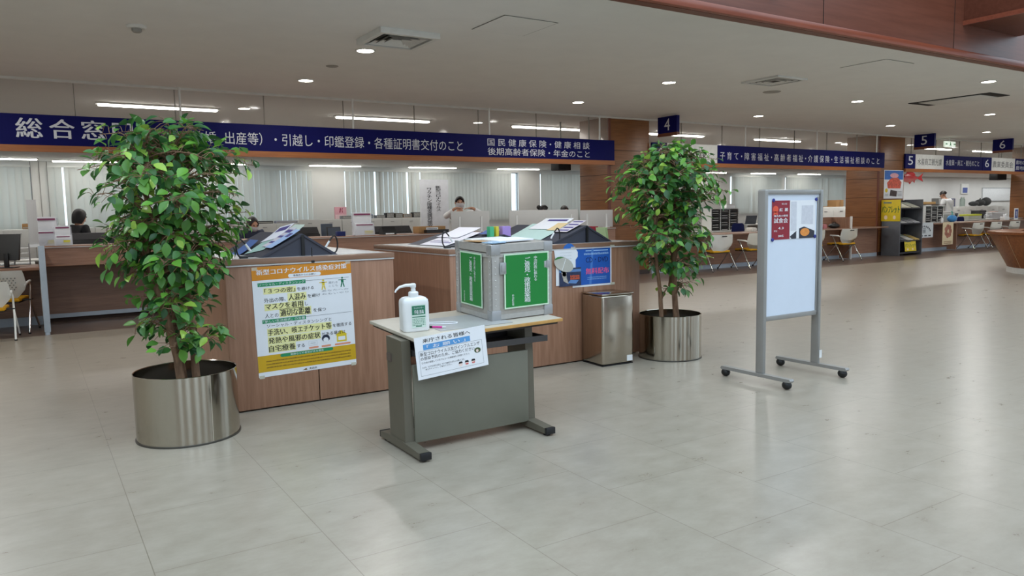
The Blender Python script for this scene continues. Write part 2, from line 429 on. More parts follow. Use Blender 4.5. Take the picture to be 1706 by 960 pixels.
# ------------------------------------------------------------------ blue counter signs
FS = Frame((0, SY-.045, 0))
def counter_sign(label, x0, x1, cells, white_items, dark_items, rail=(None, None)):
    xc = (x0+x1)/2
    t = thing('counter_sign', label, 'sign', (xc, SY, 2.55))
    FL = Frame((-xc, -.045, -2.55))
    for (a, c, m) in cells:
        bx(a-xc, c-xc, -.045, .0, 0, .435).build('sign_panel', m, t)
    ra, rc = rail if rail[0] is not None else (x0, x1)
    bx(ra-xc, rc-xc, -.06, .0, -.095, -.001).build('rail', RAIL, t)
    lettering(FL, white_items, LETTER, t)
    if dark_items: lettering(FL, dark_items, mat('sign_ink', (40, 40, 48), .5), t, name='dark_lettering')
    return t
counter_sign('long navy blue hanging sign over the left counters, starting with large white characters', -3.4, 10.94, [(-3.4, 10.94, NAVY)],
  [('総', -.05, .27, 2.65, 2.93, .012), ('合', .36, .67, 2.65, 2.93, .012), ('窓', .76, 1.06, 2.65, 2.93, .012), ('口', 1.17, 1.44, 2.66, 2.91, .012),
   ('届出（結婚、', 1.68, 2.72, 2.65, 2.84), ('出産等）・引越し・印鑑登録・各種証明書交付のこと', 2.78, 7.15, 2.645, 2.85),
   ('国 民 健 康 保 険・健 康 相 談', 7.71, 10.25, 2.775, 2.92), ('後期高齢者保険・年金のこと', 7.71, 10.25, 2.595, 2.74)], None)
counter_sign('navy blue and white hanging sign in the middle bay, behind the second potted tree', 12.02, 21.14,
  [(12.05, 12.51, NAVY), (12.515, 14.17, WHITE), (14.18, 21.14, NAVY)],
  [('4', 12.2, 12.38, 2.66, 2.90), ('子 育 て・障 害 福 祉・高 齢 者 福 祉・介 護 保 険・生 活 福 祉 相 談 の こ と', 14.26, 20.88, 2.645, 2.835)],
  [('課', 13.55, 13.78, 2.65, 2.84)], (12.02, 20.96))
counter_sign('navy and white hanging sign with numbers five and six in the right bay', 22.22, 31.1,
  [(22.22, 22.75, NAVY), (22.752, 24.33, WHITE), (24.332, 26.70, NAVY), (26.73, 27.31, NAVY), (27.312, 28.91, WHITE), (28.912, 31.1, NAVY)],
  [('5', 22.36, 22.62, 2.66, 2.92), ('水産業・商工・観光のこと', 24.46, 26.50, 2.68, 2.86), ('6', 26.88, 27.14, 2.66, 2.92), ('農地のこと', 28.98, 30.0, 2.79, 2.93), ('農地転用', 28.98, 30.0, 2.60, 2.74)],
  [('水産商工観光課', 22.87, 24.22, 2.66, 2.87), ('農業委員会', 27.38, 28.77, 2.66, 2.87)])
rlab = ['leftmost', 'second', 'third', 'fourth', 'fifth', 'sixth', 'seventh']
for i, x in enumerate((2.136, 4.966, 7.766, 10.54, 15.18, 18.01, 20.75)):
    t = thing('hanger_rod', 'thin white hanger rod above the blue signs, %s from the left' % rlab[i], 'rod', (x, SY-.03, 2.986), group='white sign hanger rods')
    B().tube([(0, 0, 0), (0, 0, CZ-2.986-.012)], .018, 10).build('rod', WHITE, t)
    B().lathe([(0, -.012), (.035, -.012), (.035, 0), (0, 0)], 16, (0, 0, CZ-2.986)).build('ceiling_flange', WHITE, t)
for n, x, y in (('4', 11.87, 12.23), ('5', 21.8, 12.14), ('6', 26.0, 12.0)):
    t = thing('number_sign', 'navy blue hanging number sign with a white %s' % {'4': 'four', '5': 'five', '6': 'six'}[n], 'sign', (x, y, 3.05), group='number signs hung from the ceiling')
    bx(-.04, .04, -.29, .29, .066, .42).build('sign_panel', NAVY, t)
    bx(-.042, .042, -.295, .295, 0, .065).build('bottom_rail', mat('rail_dark', (112, 62, 38), .45), t)
    b = B(); b.tube([(0, -.2, .42), (0, -.2, .449)], .012); b.tube([(0, .2, .42), (0, .2, .449)], .012); b.build('hanger', WHITE, t)
    lettering(Frame((-.041, 0, 0), (0, -1, 0)), [(n, -.085, .085, .12, .37, .0)], LETTER, t)
    lettering(Frame((.041, 0, 0), (0, 1, 0)), [(n, -.085, .085, .12, .37, .0)], LETTER, t)
t = thing('exit_sign', 'small white and green exit sign hanging under the ceiling between numbers five and six', 'exit sign', (23.9, 12.55, 3.2))
bx(-.3, .3, -.03, .03, 0, .17, bev=.01).build('sign_panel', emit('exit_white', (214, 236, 214), .35), t)
f = Frame((0, -.031, 0)); b = B()
for s in (-1, 1):
    f.rect(b, s*.2-.04, s*.2+.04, .075, .1); f.poly(b, [(s*.2+s*.04, .05), (s*.2+s*.09, .0875), (s*.2+s*.04, .125)][::s])
f.disc(b, -.005, .135, .018); f.poly(b, [(-.03, .11), (.03, .115), (.035, .06), (.06, .03), (.03, .03), (.005, .06), (-.05, .025), (-.06, .04), (-.02, .075)])
b.build('pictogram', mat('exit_green', (20, 120, 50), .5), t, recalc=False)
b = B(); b.tube([(0, 0, .17), (0, 0, .3)], .012); b.build('hanger', WHITE, t)

# ------------------------------------------------------------------ ceiling fittings
def downlight(x, y, label):
    t = thing('downlight', label, 'ceiling light', (x, y, CZ), group='round recessed downlights')
    B().lathe([(.10, 0), (.125, 0), (.125, -.012), (.105, -.014), (.10, 0)], 28).build('rim', WHITE, t)
    B().lathe([(0, -.006), (.10, -.006), (.10, 0), (0, 0)], 28).build('lamp', DOWNM, t)
for x, y, l in [(3.67, 9.06, 'round downlight in the ceiling beside the square vent with louvres, nearest of its column'),
  (3.67, 11.45, 'round downlight above the long blue sign, left of the square vent'),
  (8.85, 11.50, 'round downlight above the right end of the long blue sign'),
  (8.82, 9.08, 'round downlight high in the middle, above the number four sign'),
  (13.85, 11.46, 'round downlight right of the number four sign'),
  (13.77, 9.02, 'round downlight right of the flat second square vent'),
  (13.67, 6.58, 'round downlight at the upper right, between the fascia and the long slot vent'),
  (18.78, 11.36, 'round downlight just left above the number five sign'),
  (18.70, 8.94, 'round downlight right of the long slot vent'),
  (23.28, 11.2, 'round downlight above the gap between numbers five and six'),
  (3.57, 14.88, 'small round downlight seen above the long blue sign, beside the leftmost line lamp'),
  (8.75, 15.08, 'small round downlight seen through the screen above the words of the health sign'),
  (22.1, 15.1, 'small round downlight seen left of the number five sign through the screen'),
  (25.5, 14.7, 'small round downlight seen under the exit sign through the screen')]:
    downlight(x, y, l)
def tube_lamp(x0, x1, y, label, grp):
    t = thing('tube_lamp', label, 'ceiling light', ((x0+x1)/2, y, CZ), group=grp)
    h = (x1-x0)/2
    bx(-h-.04, h+.04, -.09, .09, -.03, -.0005, bev=.006).build('housing', WHITE, t)
    bx(-h, h, -.06, .06, -.06, -.031, bev=.012).build('diffuser', LAMPM, t)
g1 = 'line lamps above the signs'; g2 = 'line lamps along the back of the office'
od = ['first', 'second', 'third', 'fourth', 'fifth', 'sixth', 'seventh', 'eighth', 'ninth', 'tenth']
for i, (a, c) in enumerate([(1.17, 3.14), (5.46, 7.54), (9.74, 11.77), (14.0, 16.0), (18.2, 20.2), (22.4, 24.3), (27.2, 28.9), (30.6, 32.4)]):
    tube_lamp(a, c, 15.15, 'long bright line lamp seen above the blue signs, %s from the left' % od[i], g1)
for i, (a, c) in enumerate([(-1.6, .4), (.85, 2.8), (5.2, 7.2), (9.72, 11.87), (14.1, 16.38), (18.6, 20.9), (28.2, 30.1), (31.8, 33.9), (36.1, 38.2), (40.4, 42.5)]):
    tube_lamp(a, c, 30.3 if i else 29.6, 'line lamp seen under the blue signs by the back wall, %s from the left' % od[i], g2)
DARKV = mat('vent_dark', (40, 40, 38), .8)
def square_vent(x, y, drop, label):
    t = thing('ceiling_vent', label, 'vent', (x, y, CZ), group='square ceiling vents')
    b = B()
    for h, hh, z in ((.36, .30, -drop),):
        b.prism([(-h, -h), (h, -h), (h, -hh), (-h, -hh)], 'z', -.001, z); b.prism([(-h, h), (h, h), (h, hh), (-h, hh)], 'z', -.001, z)
        b.prism([(-h, -hh), (-hh, -hh), (-hh, hh), (-h, hh)], 'z', -.001, z); b.prism([(h, -hh), (hh, -hh), (hh, hh), (h, hh)], 'z', -.001, z)
    b.build('frame', WHITE, t)
    bx(-.30, .30, -.30, .30, -.02, -.001).build('duct', DARKV, t)
    for k, h in enumerate((.26, .19, .12)):
        b = B(); z0 = -.022; z1 = -drop+.004; q = h-.045
        P0 = [(-h, -h, z1), (h, -h, z1), (h, h, z1), (-h, h, z1)]; P1 = [(-q, -q, z0), (q, -q, z0), (q, q, z0), (-q, q, z0)]
        for j in range(4):
            j2 = (j+1) % 4; b.face([P0[j], P0[j2], P1[j2], P1[j]])
            b.face([tuple(Vector(p)+Vector((0, 0, .004))) for p in (P1[j], P1[j2], P0[j2], P0[j])])
        b.build('louvre', WHITE, t)
square_vent(3.72, 8.2, .065, 'square white ceiling vent with louvres beside the nearest downlight')
square_vent(10.25, 8.18, .03, 'square ceiling vent right of the middle, seen at a flat angle')
def hatch(x0, x1, y0, y1, label):
    t = thing('access_hatch', label, 'ceiling hatch', ((x0+x1)/2, (y0+y1)/2, CZ), group='ceiling access hatches')
    h, k = (x1-x0)/2, (y1-y0)/2
    bx(-h+.012, h-.012, -k+.012, k-.012, -.006, -.0005).build('hatch_panel', CEIL, t)
    b = B(); Frame((0, 0, -.003), (1, 0, 0), (0, -1, 0)).outline(b, -h, h, -k, k, .012, 0); b.build('hatch_joint', mat('hatch_joint_grey', (88, 86, 80), .8), t, recalc=False)
hatch(4.29, 4.98, 6.80, 7.50, 'square access hatch outlined in the ceiling near the fascia, above the middle')
hatch(10.22, 10.92, 6.27, 7.0, 'square access hatch outlined in the ceiling at the upper right near the fascia')
t = thing('slot_vent', 'long rectangular slot vent with dark edges in the ceiling at the right', 'vent', (15.42, 7.98, CZ))
b = B(); Frame((0, 0, -.012), (1, 0, 0), (0, -1, 0)).outline(b, -.36, .36, -.76, .76, .02, 0); b.box(-.37, .37, -.77, .77, -.012, -.001); b.build('slot', DARKV, t)
bx(-.33, .33, -.58, .58, -.022, -.0125, bev=.004).build('cover_plate', WHITE, t)
t = thing('smoke_detector', 'round smoke detector on the ceiling at the upper left', 'smoke detector', (1.11, 9.04, CZ))
B().lathe([(0, -.03), (.085, -.03), (.10, -.012), (.10, -.0005), (0, -.0005)], 28).build('base', WHITE, t)
B().lathe([(0, -.07), (.035, -.07), (.05, -.058), (.05, -.031), (0, -.031)], 24).build('sensor', mat('sensor_grey', (150, 148, 142), .5), t)
t = thing('ceiling_sensor', 'small flat oval sensor plate in the ceiling between two downlights', 'sensor', (3.65, 10.22, CZ))
B().lathe([(0, -.012), (.07, -.012), (.085, -.004), (.085, -.0005), (0, -.0005)], 24).build('plate', mat('sensor_plate', (150, 147, 140), .6), t)
t = thing('ceiling_speaker', 'round pale speaker grille in the ceiling behind the flat square vent', 'speaker', (11.22, 9.0, CZ))
B().lathe([(0, -.010), (.14, -.010), (.155, -.004), (.155, -.0005), (0, -.0005)], 28).build('grille', mat('speaker_grille', (158, 155, 147), .7), t)
t = thing('wall_fixture', 'round brown fixture on the wood fascia at the top edge', 'wall fixture', (7.0, FY-.121, 3.86), (R(90), 0, 0))
B().lathe([(0, .02), (.07, .02), (.085, .06), (.11, .05), (.12, .0005), (0, .0005)], 28).build('ring', FASTRIM, t)
# ------------------------------------------------------------------ two stand-up writing counters
EDGE = mat('pale_edge_strip', (196, 194, 192), .4)
TOPIN = mat('pale_top_laminate', (198, 196, 194), .25)
def writing_counter(x0, x1, seam, label):
    t = thing('writing_counter', label, 'counter', (x0, 5.85, 0)); w = x1-x0; d = 1.66
    bx(.02, w-.02, .02, d-.02, 0, .04).build('plinth', SEAM, t)
    bx(0, .02, .001, d, .012, 1.105).build('side_panel', KIOSK, t)
    bx(w-.02, w, .001, d, .012, 1.105).build('side_panel', KIOSK, t)
    bx(.0, seam-x0-.004, -.018, 0, .012, 1.105, bev=.002).build('front_panel', KIOSK, t)
    bx(seam-x0+.004, w, -.018, 0, .012, 1.105, bev=.002).build('front_panel', KIOSK, t)
    bx(.02, w-.02, d-.02, d, .012, 1.105).build('back_panel', KIOSK, t)
    bx(-.006, w+.006, -.026, d+.006, 1.106, 1.116).build('edge_strip', EDGE, t)
    bx(-.012, w+.012, -.022, d+.012, 1.117, 1.158, bev=.003).build('worktop', KIOSKX, t)
    bx(.04, w-.04, .05, d-.05, 1.1582, 1.160).build('writing_surface', TOPIN, t)
    return t
writing_counter(1.20, 2.54, 1.872, 'wood writing counter with the orange and white virus notice on its front')
writing_counter(3.07, 5.26, 4.53, 'wood writing counter behind the table, with the blue disc notice on its front')
TZ = 1.1601
def tent(x0, xr, x1, y0, y1, h, label):
    """sloped writing stand: a dark board folded like a tent, ridge along the depth"""
    t = thing('sloped_writing_stand', label, 'writing stand', (0, 0, TZ))
    b = B(); th = .012
    b.prism([(x0, 0), (xr, h), (xr, h-th*1.4), (x0+th*3, 0)], 'y', y0, y1); b.build('left_slope', DGREY, t)
    b = B(); b.prism([(xr+.001, h), (x1, 0), (x1-th*3, 0), (xr+.001, h-th*1.4)], 'y', y0, y1); b.build('right_slope', DGREY, t)
    b = B(); b.prism([(x0+.03, 0), (xr, h-.018), (x1-.03, 0)], 'y', y0+.01, y0+.02); b.build('front_gable', DGREY, t)
    b = B(); b.prism([(x0+.03, 0), (xr, h-.018), (x1-.03, 0)], 'y', y1-.02, y1-.01); b.build('back_gable', DGREY, t)
    bx(xr-.012, xr+.012, y0-.006, y0+.0095, 0, h-.01).build('corner_post', BLACK, t)
    return t, (x0, xr, h)
tentA = tent(1.48, 1.82, 2.10, 5.93, 7.2, .175, 'dark grey sloped writing stand with papers on the notice-covered counter')
tentB = tent(3.30, 3.72, 4.10, 5.98, 7.2, .11, 'dark grey sloped writing stand behind the metal box')
tentC = tent(4.22, 4.66, 4.98, 5.93, 7.2, .17, 'dark grey sloped writing stand with papers, right of the metal box')
def sheet_on(tent_, u0, u1, y0, y1, rgb, label, cat='paper', name='form_sheet', twist=0, lift=.004, group=None, marks=None, curl=0.0):
    x0, xr, h = tent_[1]
    ang = math.atan2(h, xr-x0); L = math.hypot(h, xr-x0)
    t = thing(name, label, cat, (x0+math.cos(ang)*(u0+u1)/2*L, (y0+y1)/2, TZ+math.sin(ang)*(u0+u1)/2*L+lift), (0, -ang, 0), group=group)
    hu = (u1-u0)*L/2; hv = (y1-y0)/2
    b = B(); n = 8
    pts = [(-hu+2*hu*k/n, .0006+curl*(k/n)**2) for k in range(n+1)]
    b.prism([(x, z) for x, z in pts]+[(x, z+.0012) for x, z in pts[::-1]], 'y', -hv, hv, M=Matrix.Rotation(twist, 4, 'Z'))
    b.build('sheet', mat('sheet_%d_%d_%d' % rgb, rgb, .6, vary=.02), t)
    if marks:
        b = B(); Mz = Matrix.Rotation(twist, 4, 'Z')
        for (a, c, e, g) in marks:
            zz = .003+curl
            b.face([tuple(Mz @ Vector((hu*(2*q-1), -hv+2*hv*(1-r), .0026+curl*q*q))) for q, r in ((a, e), (c, e), (c, g), (a, g))])
        b.build('printing', mat('print_violet', (74, 66, 132), .6), t, recalc=False)
    return t
MK = [(.62, .9, .12, .88)]
sheet_on(tentA, .12, .95, 6.2, 6.5, (160, 194, 186), 'pale mint green form on the left slope of the first writing stand', curl=.012, twist=.3)
sheet_on(tentA, .55, 1.2, 6.36, 6.58, (226, 228, 238), 'white leaflet with a violet heading sticking up at the first writing stand', curl=.02, twist=.35, marks=MK, lift=.014, name='leaflet', cat='leaflet')
sheet_on(tentA, .35, 1.08, 6.12, 6.31, (206, 200, 212), 'white and pink leaflet between the mint form and the blue leaflet', curl=.02, marks=[(.2, .3, .1, .9), (.5, .6, .1, .9), (.75, .9, .1, .9)], lift=.012, name='leaflet', cat='leaflet')
sheet_on(tentA, .30, 1.02, 5.98, 6.16, (164, 190, 228), 'light blue leaflet at the front edge of the first writing stand', curl=.012, marks=[(.6, .8, .3, .8)], lift=.016, name='leaflet', cat='leaflet')
sheet_on(tentA, .80, 1.18, 6.02, 6.3, (202, 216, 206), 'small pale green card at the ridge of the first writing stand', curl=.02, lift=.02, name='card', cat='card')
sheet_on(tentA, -.10, .45, 6.5, 6.78, (70, 104, 168), 'blue folder lying half hidden beside the first writing stand', curl=.03, lift=.012, name='folder', cat='folder')
sheet_on(tentC, .0, .95, 6.2, 6.85, (186, 212, 206), 'large pale mint green form on the writing stand right of the metal box', curl=.015, lift=.006)
sheet_on(tentC, .65, 1.2, 6.25, 6.75, (232, 232, 236), 'white form behind the mint form, right of the metal box', curl=.015, lift=.02, marks=[(.75, .9, .2, .9)])
sheet_on(tentC, .55, 1.12, 6.0, 6.2, (214, 206, 214), 'white form with violet stripes at the front of the right writing stand', curl=.01, lift=.016, marks=[(.1, .2, .1, .9), (.35, .45, .1, .9), (.6, .7, .1, .9), (.85, .93, .1, .9)])
sheet_on(tentC, .6, .95, 6.2, 6.38, (222, 196, 150), 'cream and orange leaflet lying between the forms of the right writing stand', curl=.012, lift=.02, name='leaflet', cat='leaflet')
sheet_on(tentB, .0, .95, 6.35, 6.9, (222, 218, 226), 'white printed form on the stand behind the metal box', curl=.015, lift=.006, marks=[(.2, .24, .1, .9), (.3, .33, .1, .7)])
sheet_on(tentB, .5, 1.15, 6.5, 6.95, (232, 230, 238), 'second white form propped higher behind the metal box', curl=.02, lift=.02)
sheet_on(tentB, .80, 1.12, 6.1, 6.3, (70, 92, 150), 'blue booklet leaning open behind the metal box', curl=.03, lift=.022, name='booklet', cat='booklet')
for i, (x, c, wd, l) in enumerate([(3.60, (70, 178, 130), .045, 'small green upright pad'), (3.66, (214, 196, 60), .03, 'small yellow upright pad'), (3.76, (166, 138, 206), .09, 'purple upright pad')]):
    t = thing('sticky_note_pad', l+' behind the metal box', 'note pad', (x, 6.02, TZ+.0))
    bx(-wd/2, wd/2, -.03, .03, 0, .185, bev=.004).build('pad', mat('pad%d' % i, c, .6), t)
    bx(-wd/2-.003, wd/2+.003, -.034, .034, 0, .02, bev=.002).build('base', WHITEPL, t)
for i, (x, y, cs, h, l) in enumerate([(5.0, 6.6, (200, 176, 176), .13, 'white and pink booklet standing at the right end of the counter'),
      (5.02, 6.42, (220, 216, 196), .15, 'cream booklet standing at the right end of the counter'),
      (5.03, 6.28, (150, 30, 44), .15, 'dark red booklet standing at the right end of the counter'),
      (5.02, 6.12, (176, 196, 140), .14, 'green and white booklet standing at the right end of the counter')]):
    t = thing('booklet', l, 'booklet', (x, y, TZ), (0, R(-8), 0))
    bx(-.014, .014, -.075, .075, 0.004, h, bev=.003).build('pages', mat('booklet%d' % i, cs, .6), t)
    bx(-.016, -.0141, -.077, .077, 0.004, h+.002).build('cover', mat('bookletc%d' % i, tuple(min(255, c+25) for c in cs), .5), t)
def cane_hook(x, y, label, flip=1):
    t = thing('cane_holder', label, 'cane holder', (x, y, TZ), (0, 0, 0), 'cane holders on the writing counters')
    b = B(); P = []
    for k in range(17):
        s = k/16
        if s < .35: P.append((flip*(-.05+.10*s/.35), 0, .012))
        else:
            a = -math.pi/2+math.pi*(s-.35)/.65; P.append((flip*(.05+.03*math.cos(a)), -.0, .082+.07*math.sin(a)))
    P += [(flip*.02, -.0, .120), (flip*-.02, 0, .06)]
    b.tube(P, .0065, 8); b.build('wire', BLACK, t)
    B().tube([(flip*.012, 0, .108), (flip*-.025, 0, .054)], .0085, 8).build('sleeve', WHITEPL, t)
    bx(-.06, .0, -.02, .02, 0, .012, bev=.003).build('clamp', BLACK, t)
    return t
cane_hook(2.04, 5.98, 'black bent wire cane holder at the right end of the first counter')
cane_hook(1.40, 5.97, 'black bent wire cane holder at the left of the first writing stand', -1)
cane_hook(4.26, 5.95, 'black bent wire cane holder just right of the metal box')
cane_hook(3.22, 6.1, 'black bent wire cane holder just left of the metal box', -1)
t = thing('pen_stand', 'small black pen on a chain post at the front edge of the first counter', 'pen', (1.86, 5.842, 1.158))
B().tube([(0, 0, -.004), (0, .0, .07)], .004, 8).build('post', BLACK, t); bx(-.012, .012, -.025, -.016, -.048, -.030, bev=.003).build('clip', BLACK, t)

# ------------------------------------------------------------------ notices on the counter fronts
GREEN = mat('print_green', (30, 140, 92), .6); ORANGE = mat('print_orange', (214, 138, 30), .6); MUST = mat('print_mustard', (206, 164, 22), .6)
HIGHL = mat('print_pale_yellow', (236, 232, 164), .6); GREYP = mat('print_grey', (120, 124, 130), .6)
def bars(b, f, u0, u1, v, h, n=1, gap=0, off=.0016):
    for k in range(n):
        u = u0
        while u < u1-.004:
            w_ = min(u1-u, rnd.choice((.006, .008, .01))); f.rect(b, u, u+w_*.8, v-k*gap, v-k*gap+h*rnd.uniform(.7, 1), off); u += w_+.002
W, H = .78, .845
t = thing('virus_notice_poster', 'large orange, white and mustard virus prevention poster taped to the first writing counter', 'poster', (1.405, 5.831, .25), (0, R(-1.2), 0))
bx(0, W, -.002, 0, 0, H).build('sheet', PAPER, t)
f = Frame((0, -.002, 0)); g = lambda u: u*W; h_ = lambda v: v*H
b = B(); f.rect(b, 0, W, h_(.88), H, .0006); b.build('header_band', ORANGE, t, recalc=False)
b = B(); f.rect(b, 0, W, h_(.045), h_(.195), .0006); b.build('footer_band', MUST, t, recalc=False)
b = B()
for (u0, u1, v0, v1) in [(.05, .52, .822, .856), (.07, .50, .487, .521)]: f.rect(B() if 0 else b, g(u0), g(u1), h_(v0), h_(v1), .0006); b.build('green_label', GREEN, t, recalc=False); b = B()
f.pill(b, g(.22), g(.76), h_(.163), h_(.193), .0009)
b.build('green_label', GREEN, t, recalc=False)
b = B(); f.pill(b, g(.35), g(.68), h_(.884), h_(.918), .0009); b.build('subtitle_pill', PAPER, t, recalc=False)
b = B()
for q in [(.10, .42, .75, .806), (.33, .52, .665, .742), (.10, .49, .60, .662), (.24, .56, .53, .605), (.11, .76, .365, .437), (.11, .64, .29, .36), (.11, .38, .215, .288)]:
    b = B(); f.rect(b, g(q[0]), g(q[1]), h_(q[2]), h_(q[3]), .0006); b.build('highlight', HIGHL, t, recalc=False)
b = B(); f.rect(b, g(.52), g(.97), h_(.842), h_(.845), .0008); f.rect(b, g(.5), g(.98), h_(.509), h_(.512), .0008); b.build('rules', GREYP, t, recalc=False)
def L(items): return [(s, g(a), g(c), h_(d), h_(e))+tuple(x) for s, a, c, d, e, *x in items]
lettering(f, L([('新型コロナウイルス感染症対策', .045, .955, .927, .977, .014), ('ソーシャル・ディスタンシング', .06, .51, .827, .851), ('「新しい生活様式」の定着', .08, .49, .492, .516), ('発熱などの症状がある場合', .32, .66, .168, .188)]), PAPER, t, name='white_lettering')
lettering(f, L([('青森県からのお願い', .40, .63, .892, .910), ('「３つの密」', .11, .41, .755, .800, .012), ('を避ける', .43, .60, .76, .79), ('外出の際、', .10, .31, .675, .715), ('人混み', .34, .51, .675, .735, .012), ('を避け', .53, .66, .685, .718),
  ('マスクを着用', .11, .48, .61, .665, .012), ('し', .50, .53, .615, .65), ('人との', .10, .23, .535, .575), ('適切な距離', .25, .55, .535, .6, .012), ('を保つ', .58, .71, .545, .58),
  ('ソーシャル・ディスタンシングと', .11, .76, .445, .478), ('手洗い、咳エチケット等', .115, .755, .372, .43, .012), ('を徹底する', .77, .97, .38, .415),
  ('発熱や風邪の症状', .115, .635, .297, .353, .012), ('がある場合は', .65, .90, .31, .345), ('自宅療養', .115, .375, .222, .28, .012), ('する', .39, .47, .23, .262), ('青森県', .5, .58, .012, .03)]), INK, t, name='black_lettering')
b = B()
bars(b, f, g(.08), g(.95), h_(.135), .010, 3, .024)
f.poly(b, [(g(.43), h_(.012)), (g(.48), h_(.012)), (g(.47), h_(.03))], .001)
b.build('small_print', mat('print_umber', (120, 92, 30), .6), t, recalc=False)
lettering(f, L([('離れる', .755, .85, .795, .818), ('ことも', .755, .85, .765, .785), ('あなたへの', .68, .96, .725, .742), ('おもいやり', .68, .96, .695, .712)]), mat('print_mid_grey', (150, 154, 160), .6), t, name='grey_lettering')
def man_icon(b, f, u, v, s):
    f.disc(b, u, v+s*.92, s*.10); f.rect(b, u-s*.4, u+s*.4, v+s*.70, v+s*.77); f.poly(b, [(u-s*.13, v+s*.77), (u-s*.13, v+s*.42), (u+s*.13, v+s*.42), (u+s*.13, v+s*.77)])
    f.poly(b, [(u-s*.13, v+s*.42), (u-s*.22, v), (u-s*.12, v), (u, v+s*.36)]); f.poly(b, [(u+s*.13, v+s*.42), (u, v+s*.36), (u+s*.12, v), (u+s*.22, v)])
b = B(); man_icon(b, f, g(.70), h_(.745), .08); f.poly(b, [(g(.79), h_(.30)), (g(.855), h_(.345)), (g(.92), h_(.30))]); f.rect(b, g(.805), g(.91), h_(.235), h_(.30)); b.build('yellow_drawings', mat('print_yellow', (222, 196, 40), .6), t, recalc=False)
b = B(); man_icon(b, f, g(.90), h_(.755), .08); b.build('green_drawing', mat('print_deep_green', (24, 120, 84), .6), t, recalc=False)
b = B(); f.disc(b, g(.69), h_(.285), g(.042), h_(.034), .0012); b.build('dark_drawing', mat('print_dark_blue', (30, 40, 62), .6), t, recalc=False)
b = B(); f.disc(b, g(.69), h_(.270), g(.027), h_(.024), .0016); f.rect(b, g(.82), g(.895), h_(.25), h_(.285), .0014); b.build('pale_drawing', PAPER, t, recalc=False)
b = B()
for (u0, u1) in [(.51, .61), (.64, .74), (.78, .95)]: f.pill(b, g(u0), g(u1), h_(.205), h_(.222), .001)
b.build('caption_pills', mat('print_salmon', (226, 150, 118), .6), t, recalc=False)
b = B(); f.outline(b, g(.51), g(.60), h_(.235), h_(.275), .003); f.rect(b, g(.53), g(.58), h_(.25), h_(.26)); b.build('hand_drawing', mat('print_light_grey', (206, 210, 214), .6), t, recalc=False)
b = B()
for (u, v) in ((.03, .985), (.97, .985), (.03, .002), (.97, .002)): b = B(); b.box(g(u)-.02, g(u)+.02, -.0035, -.0025, h_(v)-.012, h_(v)+.012); b.build('tape', sheer('tape', (230, 225, 205), .4, .3), t)

# right counter: pinned notices
t = thing('blue_disc_poster', 'blue CD and DVD poster with pink lettering on the right writing counter', 'poster', (4.40, 5.831, .735))
bx(0, .485, -.002, 0, 0, .395).build('sheet', PAPER, t); f = Frame((0, -.002, 0))
b = B(); f.rect(b, .012, .47, .018, .382, .0006); b.build('blue_field', mat('print_blue', (28, 88, 176), .4), t, recalc=False)
lettering(f, [('CD・DVD', .16, .44, .235, .285, .008)], mat('print_navy', (16, 40, 96), .6), t, name='dark_lettering')
lettering(f, [('無料配布', .16, .45, .12, .18, .012)], mat('print_pink', (236, 96, 140), .6), t, name='pink_lettering')
b = B(); f.rect(b, .16, .44, .345, .355); bars(b, f, .14, .45, .31, .022); bars(b, f, .18, .42, .085, .008, 2, .018); b.build('small_print', mat('print_pale_blue', (150, 186, 226), .6), t, recalc=False)
b = B(); f.poly(b, [(.20, .02), (.23, .02), (.26, .38), (.235, .38)], .0012); b.build('painted_fold_sheen', mat('blue_fold_sheen', (70, 122, 196), .3), t, recalc=False)  # sheen along a fold, painted as a paler blue strip
b = B()
for u, v in ((-.01, .385), (.48, .385), (.48, .01)): b = B(); b.box(u-.01, u+.045, -.004, -.003, v-.012, v+.012); b.build('tape', MATS['tape'], t)
t = thing('white_notice_sheet', 'plain white sheet with small print, left edge of the blue poster on the right counter', 'notice', (4.20, 5.8278, .765))
b = B(); b.prism([(0, 0), (.235, 0), (.235, .24), (.262, .27), (.262, .315), (.24, .345), (-.02, .345), (.0, .22)], 'y', -.002, 0); b.build('sheet', PAPER, t)
b = B(); f = Frame((0, -.002, 0)); bars(b, f, .05, .19, .31, .008, 6, .03); b.build('small_print', MATS['print_light_grey'], t, recalc=False)
t = thing('blue_round_tag', 'blue round paper tag peeking out above the white sheet on the right counter', 'tag', (4.36, 5.8285, 1.09))
B().lathe([(0, 0), (.075, 0), (.075, .001), (0, .001)], 24, M=Matrix.Rotation(R(90), 4, 'X')).build('disc', mat('tag_blue', (40, 104, 188), .5), t)
t = thing('event_flyer', 'dark photo flyer with orange lettering pinned under the paper fan', 'flyer', (4.235, 5.822, .755))
bx(0, .26, -.002, 0, 0, .175).build('sheet', mat('flyer_dark', (44, 54, 84), .35, vary=.4, scale=18), t); f = Frame((0, -.002, 0))
b = B(); f.rect(b, .0, .26, .135, .16); f.poly(b, [(.1, .03), (.2, .02), (.23, .05), (.13, .06)]); b.build('sky_patch', mat('flyer_sky', (96, 136, 190), .4), t, recalc=False)
b = B(); f.poly(b, [(.02, .15), (.07, .16), (.09, .07), (.11, .02), (.05, .05)]); f.disc(b, .06, .12, .025); b.build('figure_patch', mat('flyer_figure', (176, 168, 156), .4, vary=.3, scale=40), t, recalc=False)
b = B(); bars(b, f, .13, .24, .085, .022, 2, .024); b.build('orange_lettering', mat('flyer_orange', (216, 96, 52), .5), t, recalc=False)
t = thing('paper_fan', 'round grey and green paper fan hung on the right counter front', 'fan', (4.285, 5.816, .968), (0, R(22), 0))
